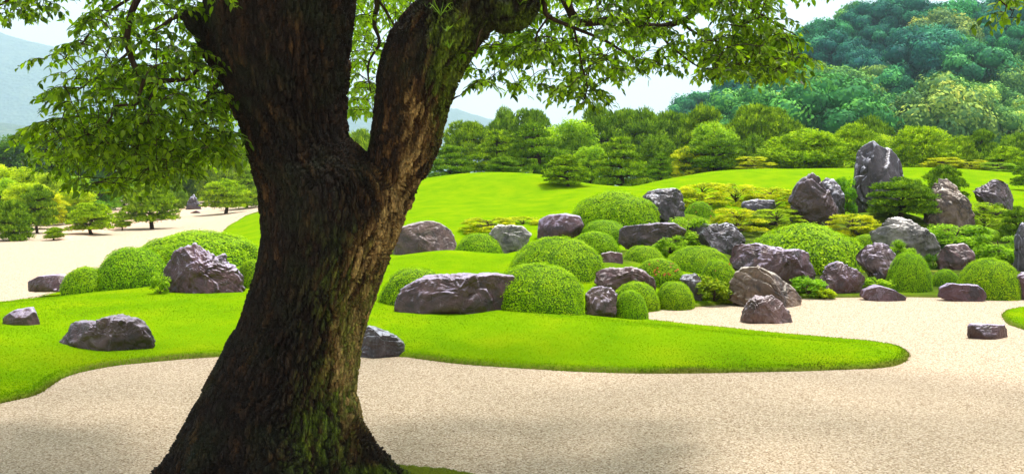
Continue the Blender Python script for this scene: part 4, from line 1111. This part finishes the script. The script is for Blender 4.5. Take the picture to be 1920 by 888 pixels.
for (cn, band, side), ls_ in FLAB.items():
    ls_.sort(key=lambda t: t[0])
    for q, (_, o) in enumerate(ls_):
        o['label'] = '%s%s forest tree %s, %s of the wooded hill' % ('' if len(ls_) == 1 else ['first ', 'second ', 'third ', 'fourth ', 'fifth ', 'sixth ', 'seventh ', 'eighth '][min(q, 7)], cn, band, side)

def mountain(name, pts, Y, depth, seed, lab, rough):
    """a ridge across the view whose crest passes through the given picture points"""
    P = np.array([at(a, b, Y) for a, b in pts])
    xs = np.linspace(P[:, 0].min(), P[:, 0].max(), 260); ys = np.linspace(Y - depth, Y + depth, 70)
    def zf(x, y):
        crest = np.interp(x, P[:, 0], P[:, 2])
        t = 1 - np.abs(y - Y) / depth
        prof = sstep(0, 1, t) ** 0.8
        n = fbm(np.stack([x / 400, y / 400, x * 0 + seed], 1), 5, seed)
        n2 = fbm(np.stack([x / 32, y / 32, x * 0 + seed], 1), 3, seed + 3)
        return crest * prof * (1 + 0.22 * n * (1 - 0.6 * t)) + rough * n2 * np.minimum(1, prof * 3) - 1.5 * (1 - prof)
    tag(grid(name, xs, ys, zf, material=M_MOUNT), lab, None, None, 'structure')
M_MOUNT, n_, l_n, b_n = mat('mountain_forest')
t1 = tex(n_, l_n, 'noise', 0.03, coords(n_), Detail=8.0, Roughness=0.7)
l_n.new(ramp(n_, l_n, t1.outputs[0], [(0.35, (0.02, 0.05, 0.035)), (0.55, (0.05, 0.09, 0.045)), (0.75, (0.12, 0.14, 0.07))]), b_n.inputs['Base Color'])
b_n.inputs['Roughness'].default_value = 0.9
t2 = tex(n_, l_n, 'vor', 0.08, coords(n_)); bump(n_, l_n, b_n, t2.outputs['Distance'], 1.0, 6.0)
mountain('mountain', [(-700, 120), (-300, 60), (-100, 55), (0, 68), (60, 82), (140, 100), (260, 120), (400, 150), (560, 175), (720, 190), (860, 205), (960, 232), (1100, 255), (1400, 280), (1700, 290)], 3400, 800, 3, 'hazy blue wooded mountain on the left horizon', 6.0)
mountain('mountain', [(-500, 215), (-200, 215), (0, 232), (80, 236), (180, 240), (300, 262), (450, 285), (600, 300)], 1700, 400, 8, 'lower hazy foothill in front of the left mountain', 4.0)

# ------------------------------------------------------------------ air
M_HAZE = bpy.data.materials.new('haze'); M_HAZE.use_nodes = True
hn = M_HAZE.node_tree.nodes; hn.clear()
pv = hn.new('ShaderNodeVolumePrincipled'); pv.inputs['Density'].default_value = 0.00028
pv.inputs['Color'].default_value = (0.62, 0.82, 1.0, 1); pv.inputs['Anisotropy'].default_value = 0.2
ho = hn.new('ShaderNodeOutputMaterial'); M_HAZE.node_tree.links.new(pv.outputs[0], ho.inputs['Volume'])
bx = np.array([[x, y, z] for z in (-6, 680) for y in (-90, 4500) for x in (-3300, 3300)], float)
tag(obj('haze', mesh('haze', bx, np.array([[0, 2, 3, 1], [4, 5, 7, 6], [0, 1, 5, 4], [2, 6, 7, 3], [0, 4, 6, 2], [1, 3, 7, 5]])), M_HAZE), 'thin humid haze over the whole garden', None, None, 'stuff')

# ------------------------------------------------------------------ the big camphor tree in front
TY = 7.0
tree = empty('camphor_tree', (at(520, 890, TY)[0], TY, 0.0))
tag(tree, 'massive old camphor tree with forked mossy trunk and overhanging leaves', 'tree')
TINV = -np.array([at(520, 890, TY)[0], TY, 0.0])
def pxs(v): return v * TY / F
Lr = np.array([(930, 268), (905, 286), (888, 297), (850, 320), (800, 348), (750, 370), (700, 400), (650, 424), (600, 450), (560, 462), (520, 476), (480, 486), (440, 491), (400, 491), (350, 488), (300, 471), (250, 455), (200, 436), (150, 416), (100, 402), (50, 393), (0, 386), (-60, 380), (-140, 378), (-260, 392), (-420, 420), (-600, 452)], float)
Rr = np.array([(930, 770), (905, 752), (888, 735), (860, 705), (830, 690), (800, 679), (760, 669), (720, 666), (680, 672), (640, 680), (600, 690), (560, 705), (520, 719), (480, 734), (440, 748), (400, 760), (360, 762), (320, 735), (290, 690), (255, 652), (220, 648), (180, 649), (140, 652), (100, 656), (50, 662), (0, 670), (-60, 668), (-140, 660), (-260, 640), (-420, 610), (-600, 585)], float)
def make_trunk():
    rows = np.arange(930, -190, -12.0)
    L = np.interp(-rows, -Lr[:, 0], Lr[:, 1]); R = np.interp(-rows, -Rr[:, 0], Rr[:, 1])
    g = Geo(); n = 40
    th = np.arange(n) / n * 2 * np.pi
    cen = []
    def ring(cx, py, hw, dep, yoff=0.0):
        c = at(cx, py, TY); c[1] += yoff
        V = np.stack([c[0] + pxs(hw) * np.cos(th), c[1] + dep * np.sin(th), np.full(n, c[2])], 1)
        return c, V
    rings = []
    for py, a, b in zip(rows, L, R):
        hw = (b - a) / 2
        dep = pxs(min(hw, 150)) * 0.92 + pxs(max(hw - 150, 0)) * 0.55
        c, V = ring((a + b) / 2, py, hw, dep)
        rings.append(V); cen.append((c, pxs(hw)))
    V = np.concatenate(rings); m = len(rings)
    i = np.arange(m - 1)[:, None] * n; j = np.arange(n)[None]; k = (j + 1) % n
    Q = np.stack([i + j, i + k, i + n + k, i + n + j], -1).reshape(-1, 4)
    V = np.vstack([V, cen[0][0], cen[-1][0]])
    T3 = [[m * n, (q + 1) % n, q] for q in range(n)] + [[m * n + 1, (m - 1) * n + q, (m - 1) * n + (q + 1) % n] for q in range(n)]
    g.add(V, T3, Q)
    paths = [np.array([np.append(c, r) for c, r in cen])]
    def limb(pts, yo):
        P = smooth_path([np.append(at(a, b, TY) + [0, y_, 0], pxs(r)) for (a, b, r), y_ in zip(pts, yo)], 10)
        tube(g, P[:, :3], P[:, 3], 28)
        return P
    paths.append(limb([(715, 400, 40), (738, 330, 54), (757, 270, 64), (772, 205, 69), (787, 145, 76), (812, 88, 77), (850, 36, 70), (905, -20, 62), (975, -72, 54), (1070, -125, 46)],
                      [0, 0, 0.02, 0.0, -0.03, -0.06, -0.02, 0.05, 0.15, 0.3]))
    paths.append(limb([(900, -5, 30), (930, 14, 38), (958, 22, 40), (985, 8, 32), (1000, -30, 26), (1020, -90, 22)], [0.05, 0.0, -0.02, 0, 0.05, 0.1]))
    paths.append(limb([(440, 130, 34), (408, 82, 30), (384, 52, 24), (362, 34, 17), (356, 26, 12)], [0, -0.05, -0.08, -0.1, -0.1]))
    # roots
    paths.append(limb([(640, 790, 40), (690, 846, 34), (735, 882, 26), (790, 906, 14)], [-0.12, -0.15, -0.15, -0.1]))
    paths.append(limb([(420, 800, 50), (370, 862, 44), (325, 905, 34), (280, 940, 16)], [-0.1, -0.15, -0.2, -0.2]))
    paths.append(limb([(540, 800, 60), (560, 870, 52), (580, 950, 40)], [-0.35, -0.55, -0.75]))
    paths.append(limb([(445, 810, 55), (420, 880, 45), (400, 950, 34)], [-0.3, -0.45, -0.65]))
    tmp = obj('trunk_tmp', g.build('trunk_tmp'))
    md = tmp.modifiers.new('r', 'REMESH'); md.mode = 'VOXEL'; md.voxel_size = 0.0090
    ms = tmp.modifiers.new('s', 'SMOOTH'); ms.factor = 0.5; ms.iterations = 18
    dg = bpy.context.evaluated_depsgraph_get()
    ev = tmp.evaluated_get(dg); me = ev.to_mesh()
    nv = len(me.vertices); co = np.empty(nv * 3, np.float32); me.vertices.foreach_get('co', co); co = co.reshape(-1, 3).astype(float)
    no = np.empty(nv * 3, np.float32); me.vertices.foreach_get('normal', no); no = no.reshape(-1, 3).astype(float)
    nf = len(me.polygons); lp = np.empty(len(me.loops), np.int32); me.loops.foreach_get('vertex_index', lp)
    tot = np.empty(nf, np.int32); me.polygons.foreach_get('loop_total', tot)
    assert (tot == 4).all()
    Q = lp.reshape(-1, 4).copy()
    ev.to_mesh_clear(); bpy.data.objects.remove(tmp)
    # coordinates that follow each stem
    off = np.zeros((nv, 3)); along = np.zeros(nv); best = np.full(nv, 9.0)
    for pi, P in enumerate(paths):
        seg = np.concatenate([[0], np.cumsum(np.linalg.norm(np.diff(P[:, :3], axis=0), axis=1))])
        fine = np.linspace(0, len(P) - 1, len(P) * (2 if pi == 0 else 1))
        Pf = np.stack([np.interp(fine, np.arange(len(P)), P[:, k]) for k in range(4)], 1); sf = np.interp(fine, np.arange(len(P)), seg)
        bi = np.zeros(nv, int); bd = np.full(nv, 1e9)
        if pi == 0:
            bi = np.clip(np.round(np.interp(co[:, 2], Pf[:, 2], np.arange(len(Pf)))), 0, len(Pf) - 1).astype(int)
            bd = ((co[:, :2] - Pf[bi, :2]) ** 2).sum(1)
        for q in range(0 if pi else len(Pf), len(Pf)):
            d = ((co - Pf[q, :3]) ** 2).sum(1); mk_ = d < bd
            bd[mk_] = d[mk_]; bi[mk_] = q
        rel = np.sqrt(bd) / Pf[bi, 3] + (0.0 if pi < 2 else 0.05)
        mk_ = rel < best
        best[mk_] = rel[mk_]; off[mk_] = (co - Pf[bi, :3])[mk_] + pi * 3.7; along[mk_] = sf[bi][mk_] + pi * 5.1
    W = np.stack([off[:, 0], off[:, 1], along * 0.26], 1)
    wr = W + 0.022 * np.stack([noise(W * 16 + k * 31, k + 1) for k in range(3)], 1)
    F1, F2, I = worley(wr * 27, 4)
    f1, f2, i2 = worley(wr * 62 + 5, 14)
    px = 960 + co[:, 0] / co[:, 1] * F; py = HOR - (co[:, 2] - EYE) / co[:, 1] * F
    rough = 0.55 + 0.45 * sstep(-0.3, 0.5, fbm(co * 2.0, 3, 6) + 0.6 * no[:, 0])
    crack = 1 - sstep(0.0, 0.24, F2 - F1); crack2 = 1 - sstep(0.0, 0.22, f2 - f1)
    flute = fbm(np.stack([off[:, 0] * 5, off[:, 1] * 5, along * 0.8], 1), 3, 22)
    lump = fbm(co * 2.3, 3, 31)
    disp = rough * (0.026 * (I - 0.45) - 0.038 * crack) + rough * (0.010 * (i2 - 0.5) - 0.008 * crack2) + 0.022 * flute + 0.022 * lump + 0.004 * fbm(wr * 120, 2, 3)
    disp += 0.035 * sstep(720, 900, py) * fbm(np.stack([off[:, 0] * 9, off[:, 1] * 9, along * 0.7], 1), 2, 51)
    co2 = co + no * disp[:, None]
    # moss grows where water runs: the top of the limb, the front of the base, the burl
    def blob(x, y, sx, sy, t=0.0):
        dx, dy = px - x, py - y
        dx = dx - t * dy
        return np.exp(-(dx / sx) ** 2 - (dy / sy) ** 2)
    moss = 1.1 * blob(842, 120, 30, 100, -0.10) + 0.8 * blob(845, 60, 45, 30) + 0.62 * blob(590, 810, 42, 95, -0.12) + 0.30 * blob(650, 760, 30, 120) + 0.8 * blob(965, 30, 45, 30) + 0.9 * blob(740, 884, 70, 12) \
        + 0.35 * blob(700, 600, 30, 110, -0.3) + 0.4 * blob(850, 200, 15, 80, -.3) + 0.35 * blob(650, 560, 60, 120)
    moss = np.clip(1.5 * moss * (0.75 + 1.5 * fbm(W * 34, 4, 77) + 0.5 * (i2 - 0.5)) - 0.25 * crack, 0, 1)
    tan = np.clip(0.05 + 0.50 * (I - 0.5) + 0.75 * blob(735, 410, 55, 200, -0.25) + 0.9 * blob(660, 690, 55, 160) + 0.3 * blob(780, 200, 60, 120) + 0.35 * fbm(W * 14, 3, 41), 0, 1)  # plate tone and noise, plus blobs painting the lit right side paler
    me = mesh('trunk', co2 + TINV, Q, True, {'moss': moss, 'tan': tan})
    return me
def camphor_bark():
    m, n, l, b = mat('camphor_bark')
    v = coords(n)
    mp = n.new('ShaderNodeMapping'); mp.inputs['Scale'].default_value = (1, 1, 0.35); l.new(v, mp.inputs[0])
    a = tex(n, l, 'noise', 26.0, mp.outputs[0], Detail=7.0, Roughness=0.7)
    t = math_(n, l, 'ADD', math_(n, l, 'MULTIPLY', attr(n, 'tan'), 0.75), math_(n, l, 'MULTIPLY', math_(n, l, 'SUBTRACT', a.outputs[0], 0.5), 0.9))
    c = ramp(n, l, t, [(0.03, (0.008, 0.0042, 0.0022)), (0.26, (0.026, 0.012, 0.004)), (0.52, (0.105, 0.053, 0.014)), (0.80, (0.50, 0.34, 0.115))])
    gr = tex(n, l, 'noise', 3.5, v, Detail=4.0)
    c = mixc(n, l, ramp(n, l, gr.outputs[0], [(0.48, (0, 0, 0)), (0.7, (0.45, 0.45, 0.45))]), c, (0.018, 0.030, 0.008))
    mc = ramp(n, l, a.outputs[0], [(0.3, (0.03, 0.06, 0.004)), (0.55, (0.12, 0.19, 0.008)), (0.75, (0.28, 0.34, 0.02))])
    mf = math_(n, l, 'MULTIPLY', attr(n, 'moss'), ramp(n, l, a.outputs[0], [(0.3, (0.35,) * 3), (0.55, (1, 1, 1))]))
    c = mixc(n, l, mf, c, mc)
    l.new(c, b.inputs['Base Color'])
    b.inputs['Roughness'].default_value = 0.8
    b.inputs['Specular IOR Level'].default_value = 0.25
    wv = n.new('ShaderNodeVectorMath'); wv.operation = 'MULTIPLY_ADD'          # warped, tall narrow plates with sharp fissures
    nz = tex(n, l, 'noise', 9.0, mp.outputs[0], Detail=3.0)
    l.new(nz.outputs['Color'], wv.inputs[0]); wv.inputs[1].default_value = (0.07, 0.07, 0.07); l.new(mp.outputs[0], wv.inputs[2])
    cr = tex(n, l, 'vor', 44.0, wv.outputs[0], feature='DISTANCE_TO_EDGE')
    hgt = math_(n, l, 'ADD', math_(n, l, 'MULTIPLY', a.outputs[0], 0.6), ramp(n, l, cr.outputs[0], [(0.0, (0, 0, 0)), (0.16, (1, 1, 1))]))
    bump(n, l, b, hgt, 1.0, 0.020)
    return m
M_CAMPHOR = camphor_bark()
obj('trunk', make_trunk(), M_CAMPHOR, tree)

# moss hugging the root on the ground, and grass tufts on the limb
def moss_root():
    rs = np.random.RandomState(4)
    g = Geo()
    P = smooth_path([at(715, 868, TY - .1), at(760, 876, TY - .05), at(810, 882, TY), at(850, 889, TY), at(880, 898, TY + .02)], 10)
    P[:, 2] = np.linspace(0.05, 0.0, len(P))
    V, T = ico(4)
    for k, p in enumerate(P[::3]):
        r = np.interp(k, [0, len(P) / 3], [0.075, 0.03])
        S = V * [r * 1.9, r * 1.6, r] * (1 + 0.35 * fbm(V * 2.2 + k * 3, 3, k))[:, None]
        g.add(S + p + TINV, T, None, 0.35)
    N = 16000
    i = rs.randint(0, g.n, N); B = np.concatenate(g.v)[i]
    d = rs.normal(0, 1, (N, 3)); d[:, 2] = np.abs(d[:, 2]) + 0.3; d /= np.linalg.norm(d, axis=1)[:, None]
    s_ = np.cross(d, rs.normal(0, 1, (N, 3))); s_ /= np.linalg.norm(s_, axis=1)[:, None]
    g.add(np.stack([B - s_ * .002, B + s_ * .002, B + d * rs.uniform(.006, .014, N)[:, None]], 1).reshape(-1, 3), np.arange(3 * N).reshape(-1, 3), None, np.repeat(rs.uniform(0.2, 1, N), 3))
    return g.build('moss')
M_MOSS = leaf_mat('moss', [(0.0, (0.05, 0.06, 0.006)), (0.5, (0.15, 0.19, 0.01)), (1.0, (0.30, 0.36, 0.02))], 0.2, 0.8, 0.1)
mo = obj('moss', moss_root(), M_MOSS, tree); mo['kind'] = 'stuff'; mo['label'] = 'bright moss growing along the right root'
M_TUFT = leaf_mat('tuft_blades', [(0.0, (0.07, 0.17, 0.01)), (1.0, (0.22, 0.36, 0.03))], 0.4)
def tuft(px, py, Y, n, L, seed):
    rs = np.random.RandomState(seed); g = Geo()
    b = at(px, py, Y) + TINV
    for k in range(n):
        a = rs.uniform(0, 6.28); ln = L * rs.uniform(0.5, 1.1)
        o_ = np.array([math.cos(a), math.sin(a) * 0.7, 0])
        pts = np.array([b + o_ * ln * t * 0.75 + [0, 0, ln * (1.1 * t - 0.75 * t * t * rs.uniform(0.5, 1.3))] for t in np.linspace(0, 1, 6)])
        w = np.array([.6, 1, .9, .7, .45, .05])[:, None] * 0.0045
        sd_ = np.cross(o_, [0, 0, 1.]) + [0, 0, 0.3]
        V = np.concatenate([pts - sd_ * w, pts + sd_ * w])
        g.add(V, None, [[q, q + 1, q + 7, q + 6] for q in range(5)], rs.uniform(0.2, 1))
    return g.build('grass_tuft')
for (a_, b_, y_, n_b, L_, s_) in [(826, 30, TY - .36, 16, 0.17, 1), (838, 60, TY - .37, 12, 0.10, 2), (842, 92, TY - .36, 12, 0.12, 3), (855, 45, TY - .3, 10, 0.10, 4), (975, 10, TY - .15, 8, .08, 5)]:
    o = obj('grass_tuft', tuft(a_, b_, y_, n_b, L_, s_), M_TUFT, tree); o['kind'] = 'stuff'

# branches: main visible limbs first, then every spray is joined to the nearest wood
wood = Geo()
nodes, nrad = [], []
def branch(pts, r0, r1, n=8):
    P = smooth_path([at(a, b, c) for a, b, c in pts], 8)
    P = P + 0.012 * np.stack([noise(P * 6 + k * 5, k) for k in range(3)], 1)
    r = np.linspace(r0, r1, len(P))
    tube(wood, P + TINV, r, n)
    nodes.extend(P[2:]); nrad.extend(r[2:])
for pts_ in ([(523, -150, 7.0, 130), (518, -260, 7.0, 118), (512, -400, 7.05, 95), (520, -600, 7.1, 62), (560, -800, 7.2, 30)],
             [(1040, -108, 7.26, 46), (1120, -150, 7.4, 42), (1210, -190, 7.6, 36), (1400, -260, 8.0, 24)]):
    P = smooth_path([np.append(at(a, b, c), pxs(r)) for a, b, c, r in pts_], 6)
    tube(wood, P[:, :3] + TINV, P[:, 3], 20)
branch([(400, -110, 7.0), (330, -80, 6.9), (268, -20, 6.8), (240, 55, 6.75), (246, 112, 6.75), (272, 150, 6.8), (300, 152, 6.85), (348, 148, 6.9), (380, 125, 7.0)], 0.030, 0.014)
branch([(268, -20, 6.8), (210, 20, 6.9), (185, 38, 7.0), (160, 70, 7.1), (120, 110, 7.2)], 0.012, 0.005, 6)
branch([(272, 150, 6.8), (262, 185, 6.8), (255, 198, 6.8), (215, 200, 6.8), (206, 222, 6.8), (172, 256, 6.85), (120, 256, 6.9), (85, 265, 7.0)], 0.013, 0.004, 6)
branch([(172, 256, 6.85), (150, 285, 6.85), (145, 310, 6.9)], 0.007, 0.003, 5)
branch([(300, 152, 6.85), (262, 225, 6.9), (255, 255, 6.9), (225, 290, 6.9), (205, 320, 6.95)], 0.010, 0.004, 6)
branch([(420, 140, 7.25), (385, 190, 7.6), (350, 235, 7.8), (310, 290, 7.9), (280, 320, 7.9)], 0.02, 0.005, 6)
branch([(390, 20, 7.3), (330, 30, 7.8), (250, 90, 8.2), (180, 150, 8.3), (120, 180, 8.3)], 0.022, 0.006, 6)
branch([(395, -80, 7.0), (280, -90, 6.9), (150, -60, 6.8), (50, -20, 6.7), (0, 10, 6.7)], 0.03, 0.008, 6)
branch([(660, -60, 7.3), (705, -10, 8.2), (702, 45, 8.8), (712, 80, 9.0), (690, 130, 9.2), (700, 190, 9.3)], 0.03, 0.006, 6)
branch([(705, -10, 8.2), (735, 40, 8.8), (750, 70, 9.1), (735, 110, 9.2)], 0.015, 0.005, 6)
branch([(1060, -120, 7.3), (1055, -30, 7.3), (1068, 15, 7.35), (1088, 42, 7.4), (1150, 38, 7.6), (1230, 50, 7.8), (1275, 42, 7.9), (1312, 12, 8.0), (1340, -30, 8.1)], 0.040, 0.02)
branch([(1020, -60, 7.1), (1022, 10, 7.1), (1030, 32, 7.1), (1075, 52, 7.2), (1130, 75, 7.3), (1190, 110, 7.4)], 0.024, 0.008, 6)
branch([(1030, 32, 7.1), (1010, 60, 7.1), (1000, 95, 7.2), (960, 120, 7.3)], 0.010, 0.004, 6)
branch([(1275, 42, 7.9), (1305, 62, 7.8), (1350, 80, 7.8), (1400, 100, 7.8), (1450, 110, 7.8), (1500, 110, 7.8)], 0.014, 0.004, 6)
branch([(1230, 50, 7.8), (1260, 90, 7.7), (1300, 120, 7.7), (1350, 135, 7.7)], 0.012, 0.004, 6)
branch([(1340, -30, 8.1), (1400, 10, 8.0), (1450, 40, 8.0), (1490, 70, 8.0)], 0.016, 0.005, 6)
branch([(1075, 52, 7.2), (1090, 110, 7.2), (1100, 160, 7.2), (1088, 195, 7.2)], 0.010, 0.003, 5)
branch([(1340, -60, 8.1), (1550, -60, 7.5), (1700, -40, 7.0), (1850, -10, 6.6), (1900, 20, 6.5)], 0.02, 0.006, 6)
branch([(848, 188, 6.9), (855, 184, 6.85), (862, 182, 6.8)], 0.008, 0.005, 5)
branch([(905, 40, 6.9), (898, 75, 6.85), (893, 100, 6.85)], 0.012, 0.006, 5)

def leaf_shape():
    t = np.array([0, 0.14, 0.38, 0.66, 0.86, 1.0]); w = np.array([0, 0.17, 0.26, 0.21, 0.09, 0.0])
    zc = -0.25 * t ** 2
    mid = np.stack([t, 0 * t, zc], 1)
    Lh = np.stack([t[1:-1], w[1:-1], zc[1:-1] + 0.06], 1); Rh = Lh * [1, -1, 1]
    V = np.concatenate([mid, Lh, Rh])            # 0-5 mid, 6-9 left, 10-13 right
    T = [[0, 1, 6], [0, 10, 1], [4, 5, 9], [4, 13, 5]]
    Q = [[1, 2, 7, 6], [2, 3, 8, 7], [3, 4, 9, 8], [1, 10, 11, 2], [2, 11, 12, 3], [3, 12, 13, 4]]
    return V, np.array(T), np.array(Q)
LV, LT, LQ = leaf_shape()

def inside(poly, x, y):
    return sdist(np.array(poly, float), x, y) > 0
REG = [  # polygon in the picture, near and far distance, sprays
 ([(188, -40), (165, 60), (120, 85), (70, 100), (62, 120), (95, 150), (100, 210), (60, 245), (70, 280), (95, 325), (150, 352), (215, 358), (260, 325), (320, 330), (385, 315), (440, 268), (440, 220), (400, 80), (385, -40)], 6.3, 9.0, 330),
 ([(60, 240), (110, 215), (300, 200), (430, 230), (430, 275), (380, 320), (300, 335), (200, 350), (110, 330)], 6.3, 8.0, 130),
 ([(200, 120), (400, 110), (440, 260), (380, 310), (230, 250)], 6.8, 8.8, 50),
 ([(-60, -60), (-60, 40), (20, 32), (70, 30), (110, 15), (125, -60)], 6.2, 7.2, 34),
 ([(645, -40), (650, 100), (652, 215), (690, 235), (706, 190), (712, 110), (740, 60), (780, 15), (800, -40)], 8.4, 11.0, 150),
 ([(870, 115), (885, 150), (930, 165), (990, 160), (1060, 168), (1120, 158), (1180, 140), (1210, 125), (1290, 125), (1330, 140), (1420, 130), (1465, 145), (1500, 115), (1510, 85), (1465, 55), (1455, -40), (930, -40), (910, 60)], 6.6, 9.2, 430),
 ([(1060, 160), (1125, 160), (1120, 185), (1085, 200)], 7.0, 7.4, 10),
 ([(1330, 60), (1500, 70), (1510, 110), (1470, 145), (1400, 135), (1320, 130)], 7.2, 8.4, 60),
 ([(1845, -60), (1860, 10), (1890, 35), (1960, 40), (1960, -60)], 6.3, 7.0, 16),
 ([(1500, -60), (1500, -18), (1640, -18), (1660, -60)], 6.8, 7.4, 10),
]
def sprays():
    rs = np.random.RandomState(12)
    A = []
    for poly, n0, n1, k in REG:
        P = np.array(poly, float); got = 0
        while got < k:
            x = rs.uniform(P[:, 0].min(), P[:, 0].max(), 200); y = rs.uniform(P[:, 1].min(), P[:, 1].max(), 200)
            ok = inside(poly, x, y)
            for a, b in zip(x[ok], y[ok]):
                if got >= k: break
                Y = rs.uniform(n0, n1); p = at(a, b, Y)
                # leave small windows of sky
                if fbm(np.array([[a / 45., b / 45., Y * .6]]), 2, 5)[0] < -0.22: continue
                A.append(p); got += 1
    return np.array(A)
SP = sprays()
leafs = []        # (origin, direction, up, length, tint)
def grow():
    rs = np.random.RandomState(21)
    N = np.array(nodes); Rn = np.array(nrad)
    d0 = np.array([np.min(((N - p) ** 2).sum(1)) for p in SP])
    for i in np.argsort(d0):
        p = SP[i]
        d = ((N - p) ** 2).sum(1); j = np.argmin(d)
        q, dist = N[j], math.sqrt(d[j])
        if dist > 1e-3:
            mid = (q + p) / 2 + rs.normal(0, 0.04, 3) * dist + [0, 0, 0.10 * dist]
            P = smooth_path([q, mid, p], 5)
            r0 = min(Rn[j] * 0.7, 0.004 + 0.008 * dist)
            tube(wood, P + TINV, np.linspace(r0, 0.003, len(P)), 5)
            N = np.vstack([N, P[4], p]); Rn = np.append(Rn, [r0 * .8, 0.0045])
        # two or three hanging twigs with leaves
        out = p - q; out[2] = 0; out /= np.linalg.norm(out) + 1e-6
        for k in range(rs.randint(3, 5)):
            a = rs.normal(0, 0.9); c_, s_ = math.cos(a), math.sin(a)
            o2 = np.array([out[0] * c_ - out[1] * s_, out[0] * s_ + out[1] * c_, 0])
            L = rs.uniform(0.11, 0.24)
            tw = np.array([p + o2 * L * t + [0, 0, L * (0.25 * t - 0.75 * t * t)] for t in np.linspace(0, 1, 5)])
            tube(wood, tw + TINV, np.linspace(0.0028, 0.0012, 5), 3, cap=False)
            m = rs.randint(6, 10)
            for z in range(m):
                t = 0.25 + 0.75 * (z + rs.rand() * .5) / m
                b = np.array([np.interp(t, np.linspace(0, 1, 5), tw[:, e]) for e in range(3)])
                az = rs.uniform(0, 6.28)
                dr = 0.55 * o2 + np.array([math.cos(az), math.sin(az), 0]) * 0.85 + [0, 0, rs.uniform(-1.4, 0.15)]
                leafs.append((b, dr / np.linalg.norm(dr), rs.normal(0, 0.35, 3) + [0, 0, 1], rs.uniform(0.036, 0.070), np.clip(rs.normal(0.48 if b[1] < 8.4 else 0.9, 0.30), 0, 1)))  # sky light on the far fork leaves painted as a brighter tint
grow()
M_CLEAF = leaf_mat('camphor_leaves', [(0.0, (0.018, 0.040, 0.003)), (0.5, (0.075, 0.135, 0.005)), (1.0, (0.17, 0.25, 0.010))], 0.5, 0.38, 0.22, False, (3.2, 3.5, 0.35))
def frames(b, d, u):
    s_ = np.cross(u, d); s_ /= np.linalg.norm(s_, axis=1)[:, None] + 1e-9
    return s_, np.cross(d, s_)
def hero_leaves():
    B = np.array([l[0] for l in leafs]); D = np.array([l[1] for l in leafs]); U = np.array([l[2] for l in leafs]); S = np.array([l[3] for l in leafs]); C = np.array([l[4] for l in leafs])
    s_, n_u = frames(B, D, U)
    px = 960 + B[:, 0] / B[:, 1] * F; py = HOR - (B[:, 2] - EYE) / B[:, 1] * F
    cs = S / B[:, 1] * (1 - np.abs(D[:, 1]) * 0.6) * np.where((px > 8) & (px < 1912) & (py > 8), 1, 0.1)
    # hidden behind the wood of the fork: not among the largest shown
    order = np.argsort(-cs); pick = order[:300]; rest = order[300:]
    k = len(LV); g = Geo()
    V = B[rest, None] + S[rest, None, None] * (LV[None, :, 0:1] * D[rest, None] + LV[None, :, 1:2] * s_[rest, None] + LV[None, :, 2:3] * n_u[rest, None])
    i = np.arange(len(rest))[:, None, None] * k
    g.add(V.reshape(-1, 3) + TINV, (i + LT[None]).reshape(-1, 3), (i + LQ[None]).reshape(-1, 4), np.repeat(C[rest], k))
    # unseen rest of the crown, widened overhead to shade trunk and near gravel
    rs = np.random.RandomState(33); n = 50000
    a = rs.uniform(0, 6.28, n); r = np.sqrt(rs.rand(n))
    X = 0.4 + r * np.cos(a) * 8.2; Y = TY + 1.2 + r * np.sin(a) * 5.0
    Z = 4.1 + rs.uniform(0, 1, n) ** 0.8 * (2.6 - 1.4 * r * r) + 0.03 * (Y - TY) * 10
    cl = fbm(np.stack([X * 1.4, Y * 1.4, Z * 1.6], 1), 3, 70)
    top_row = HOR - (Z - EYE) / np.maximum(Y, 0.5) * F
    ok = (cl > -0.12) & (top_row < -25) & (Y > 4.2)
    P = np.stack([X, Y, Z], 1)[ok]
    leaf_quads(g, P + TINV, rs.normal(0, .3, P.shape) + [0, 0, 1], 0.052 * rs.uniform(.7, 1.3, len(P)), rs, rs.uniform(.2, .8, len(P)), 0.9, 0.4)
    fo = obj('foliage', g.build('foliage'), M_CLEAF, tree); fo['kind'] = 'stuff'
    Fs = [LT, LQ]; mm = []
    for t in (0.2, 0.4, 0.55, 0.75, 0.95):
        me = mesh('leaf', LV, Fs, False, {'tint': np.full(k, t)}); me.materials.append(M_CLEAF); mm.append(me)
    for j in pick:
        o = bpy.data.objects.new('leaf', mm[int(np.argmin(np.abs(np.array([.2, .4, .55, .75, .95]) - C[j])))])
        COL.objects.link(o); o.parent = tree
        M = Matrix(((D[j, 0], s_[j, 0], n_u[j, 0]), (D[j, 1], s_[j, 1], n_u[j, 1]), (D[j, 2], s_[j, 2], n_u[j, 2])))
        o.matrix_local = Matrix.Translation(Vector(B[j] + TINV)) @ (M.to_4x4() @ Matrix.Scale(S[j], 4))
hero_leaves()
obj('branches', wood.build('branches', True), bark_mat('branch_bark', (0.010, 0.006, 0.004), (0.028, 0.017, 0.010), (0.07, 0.045, 0.02), 18.0), tree)
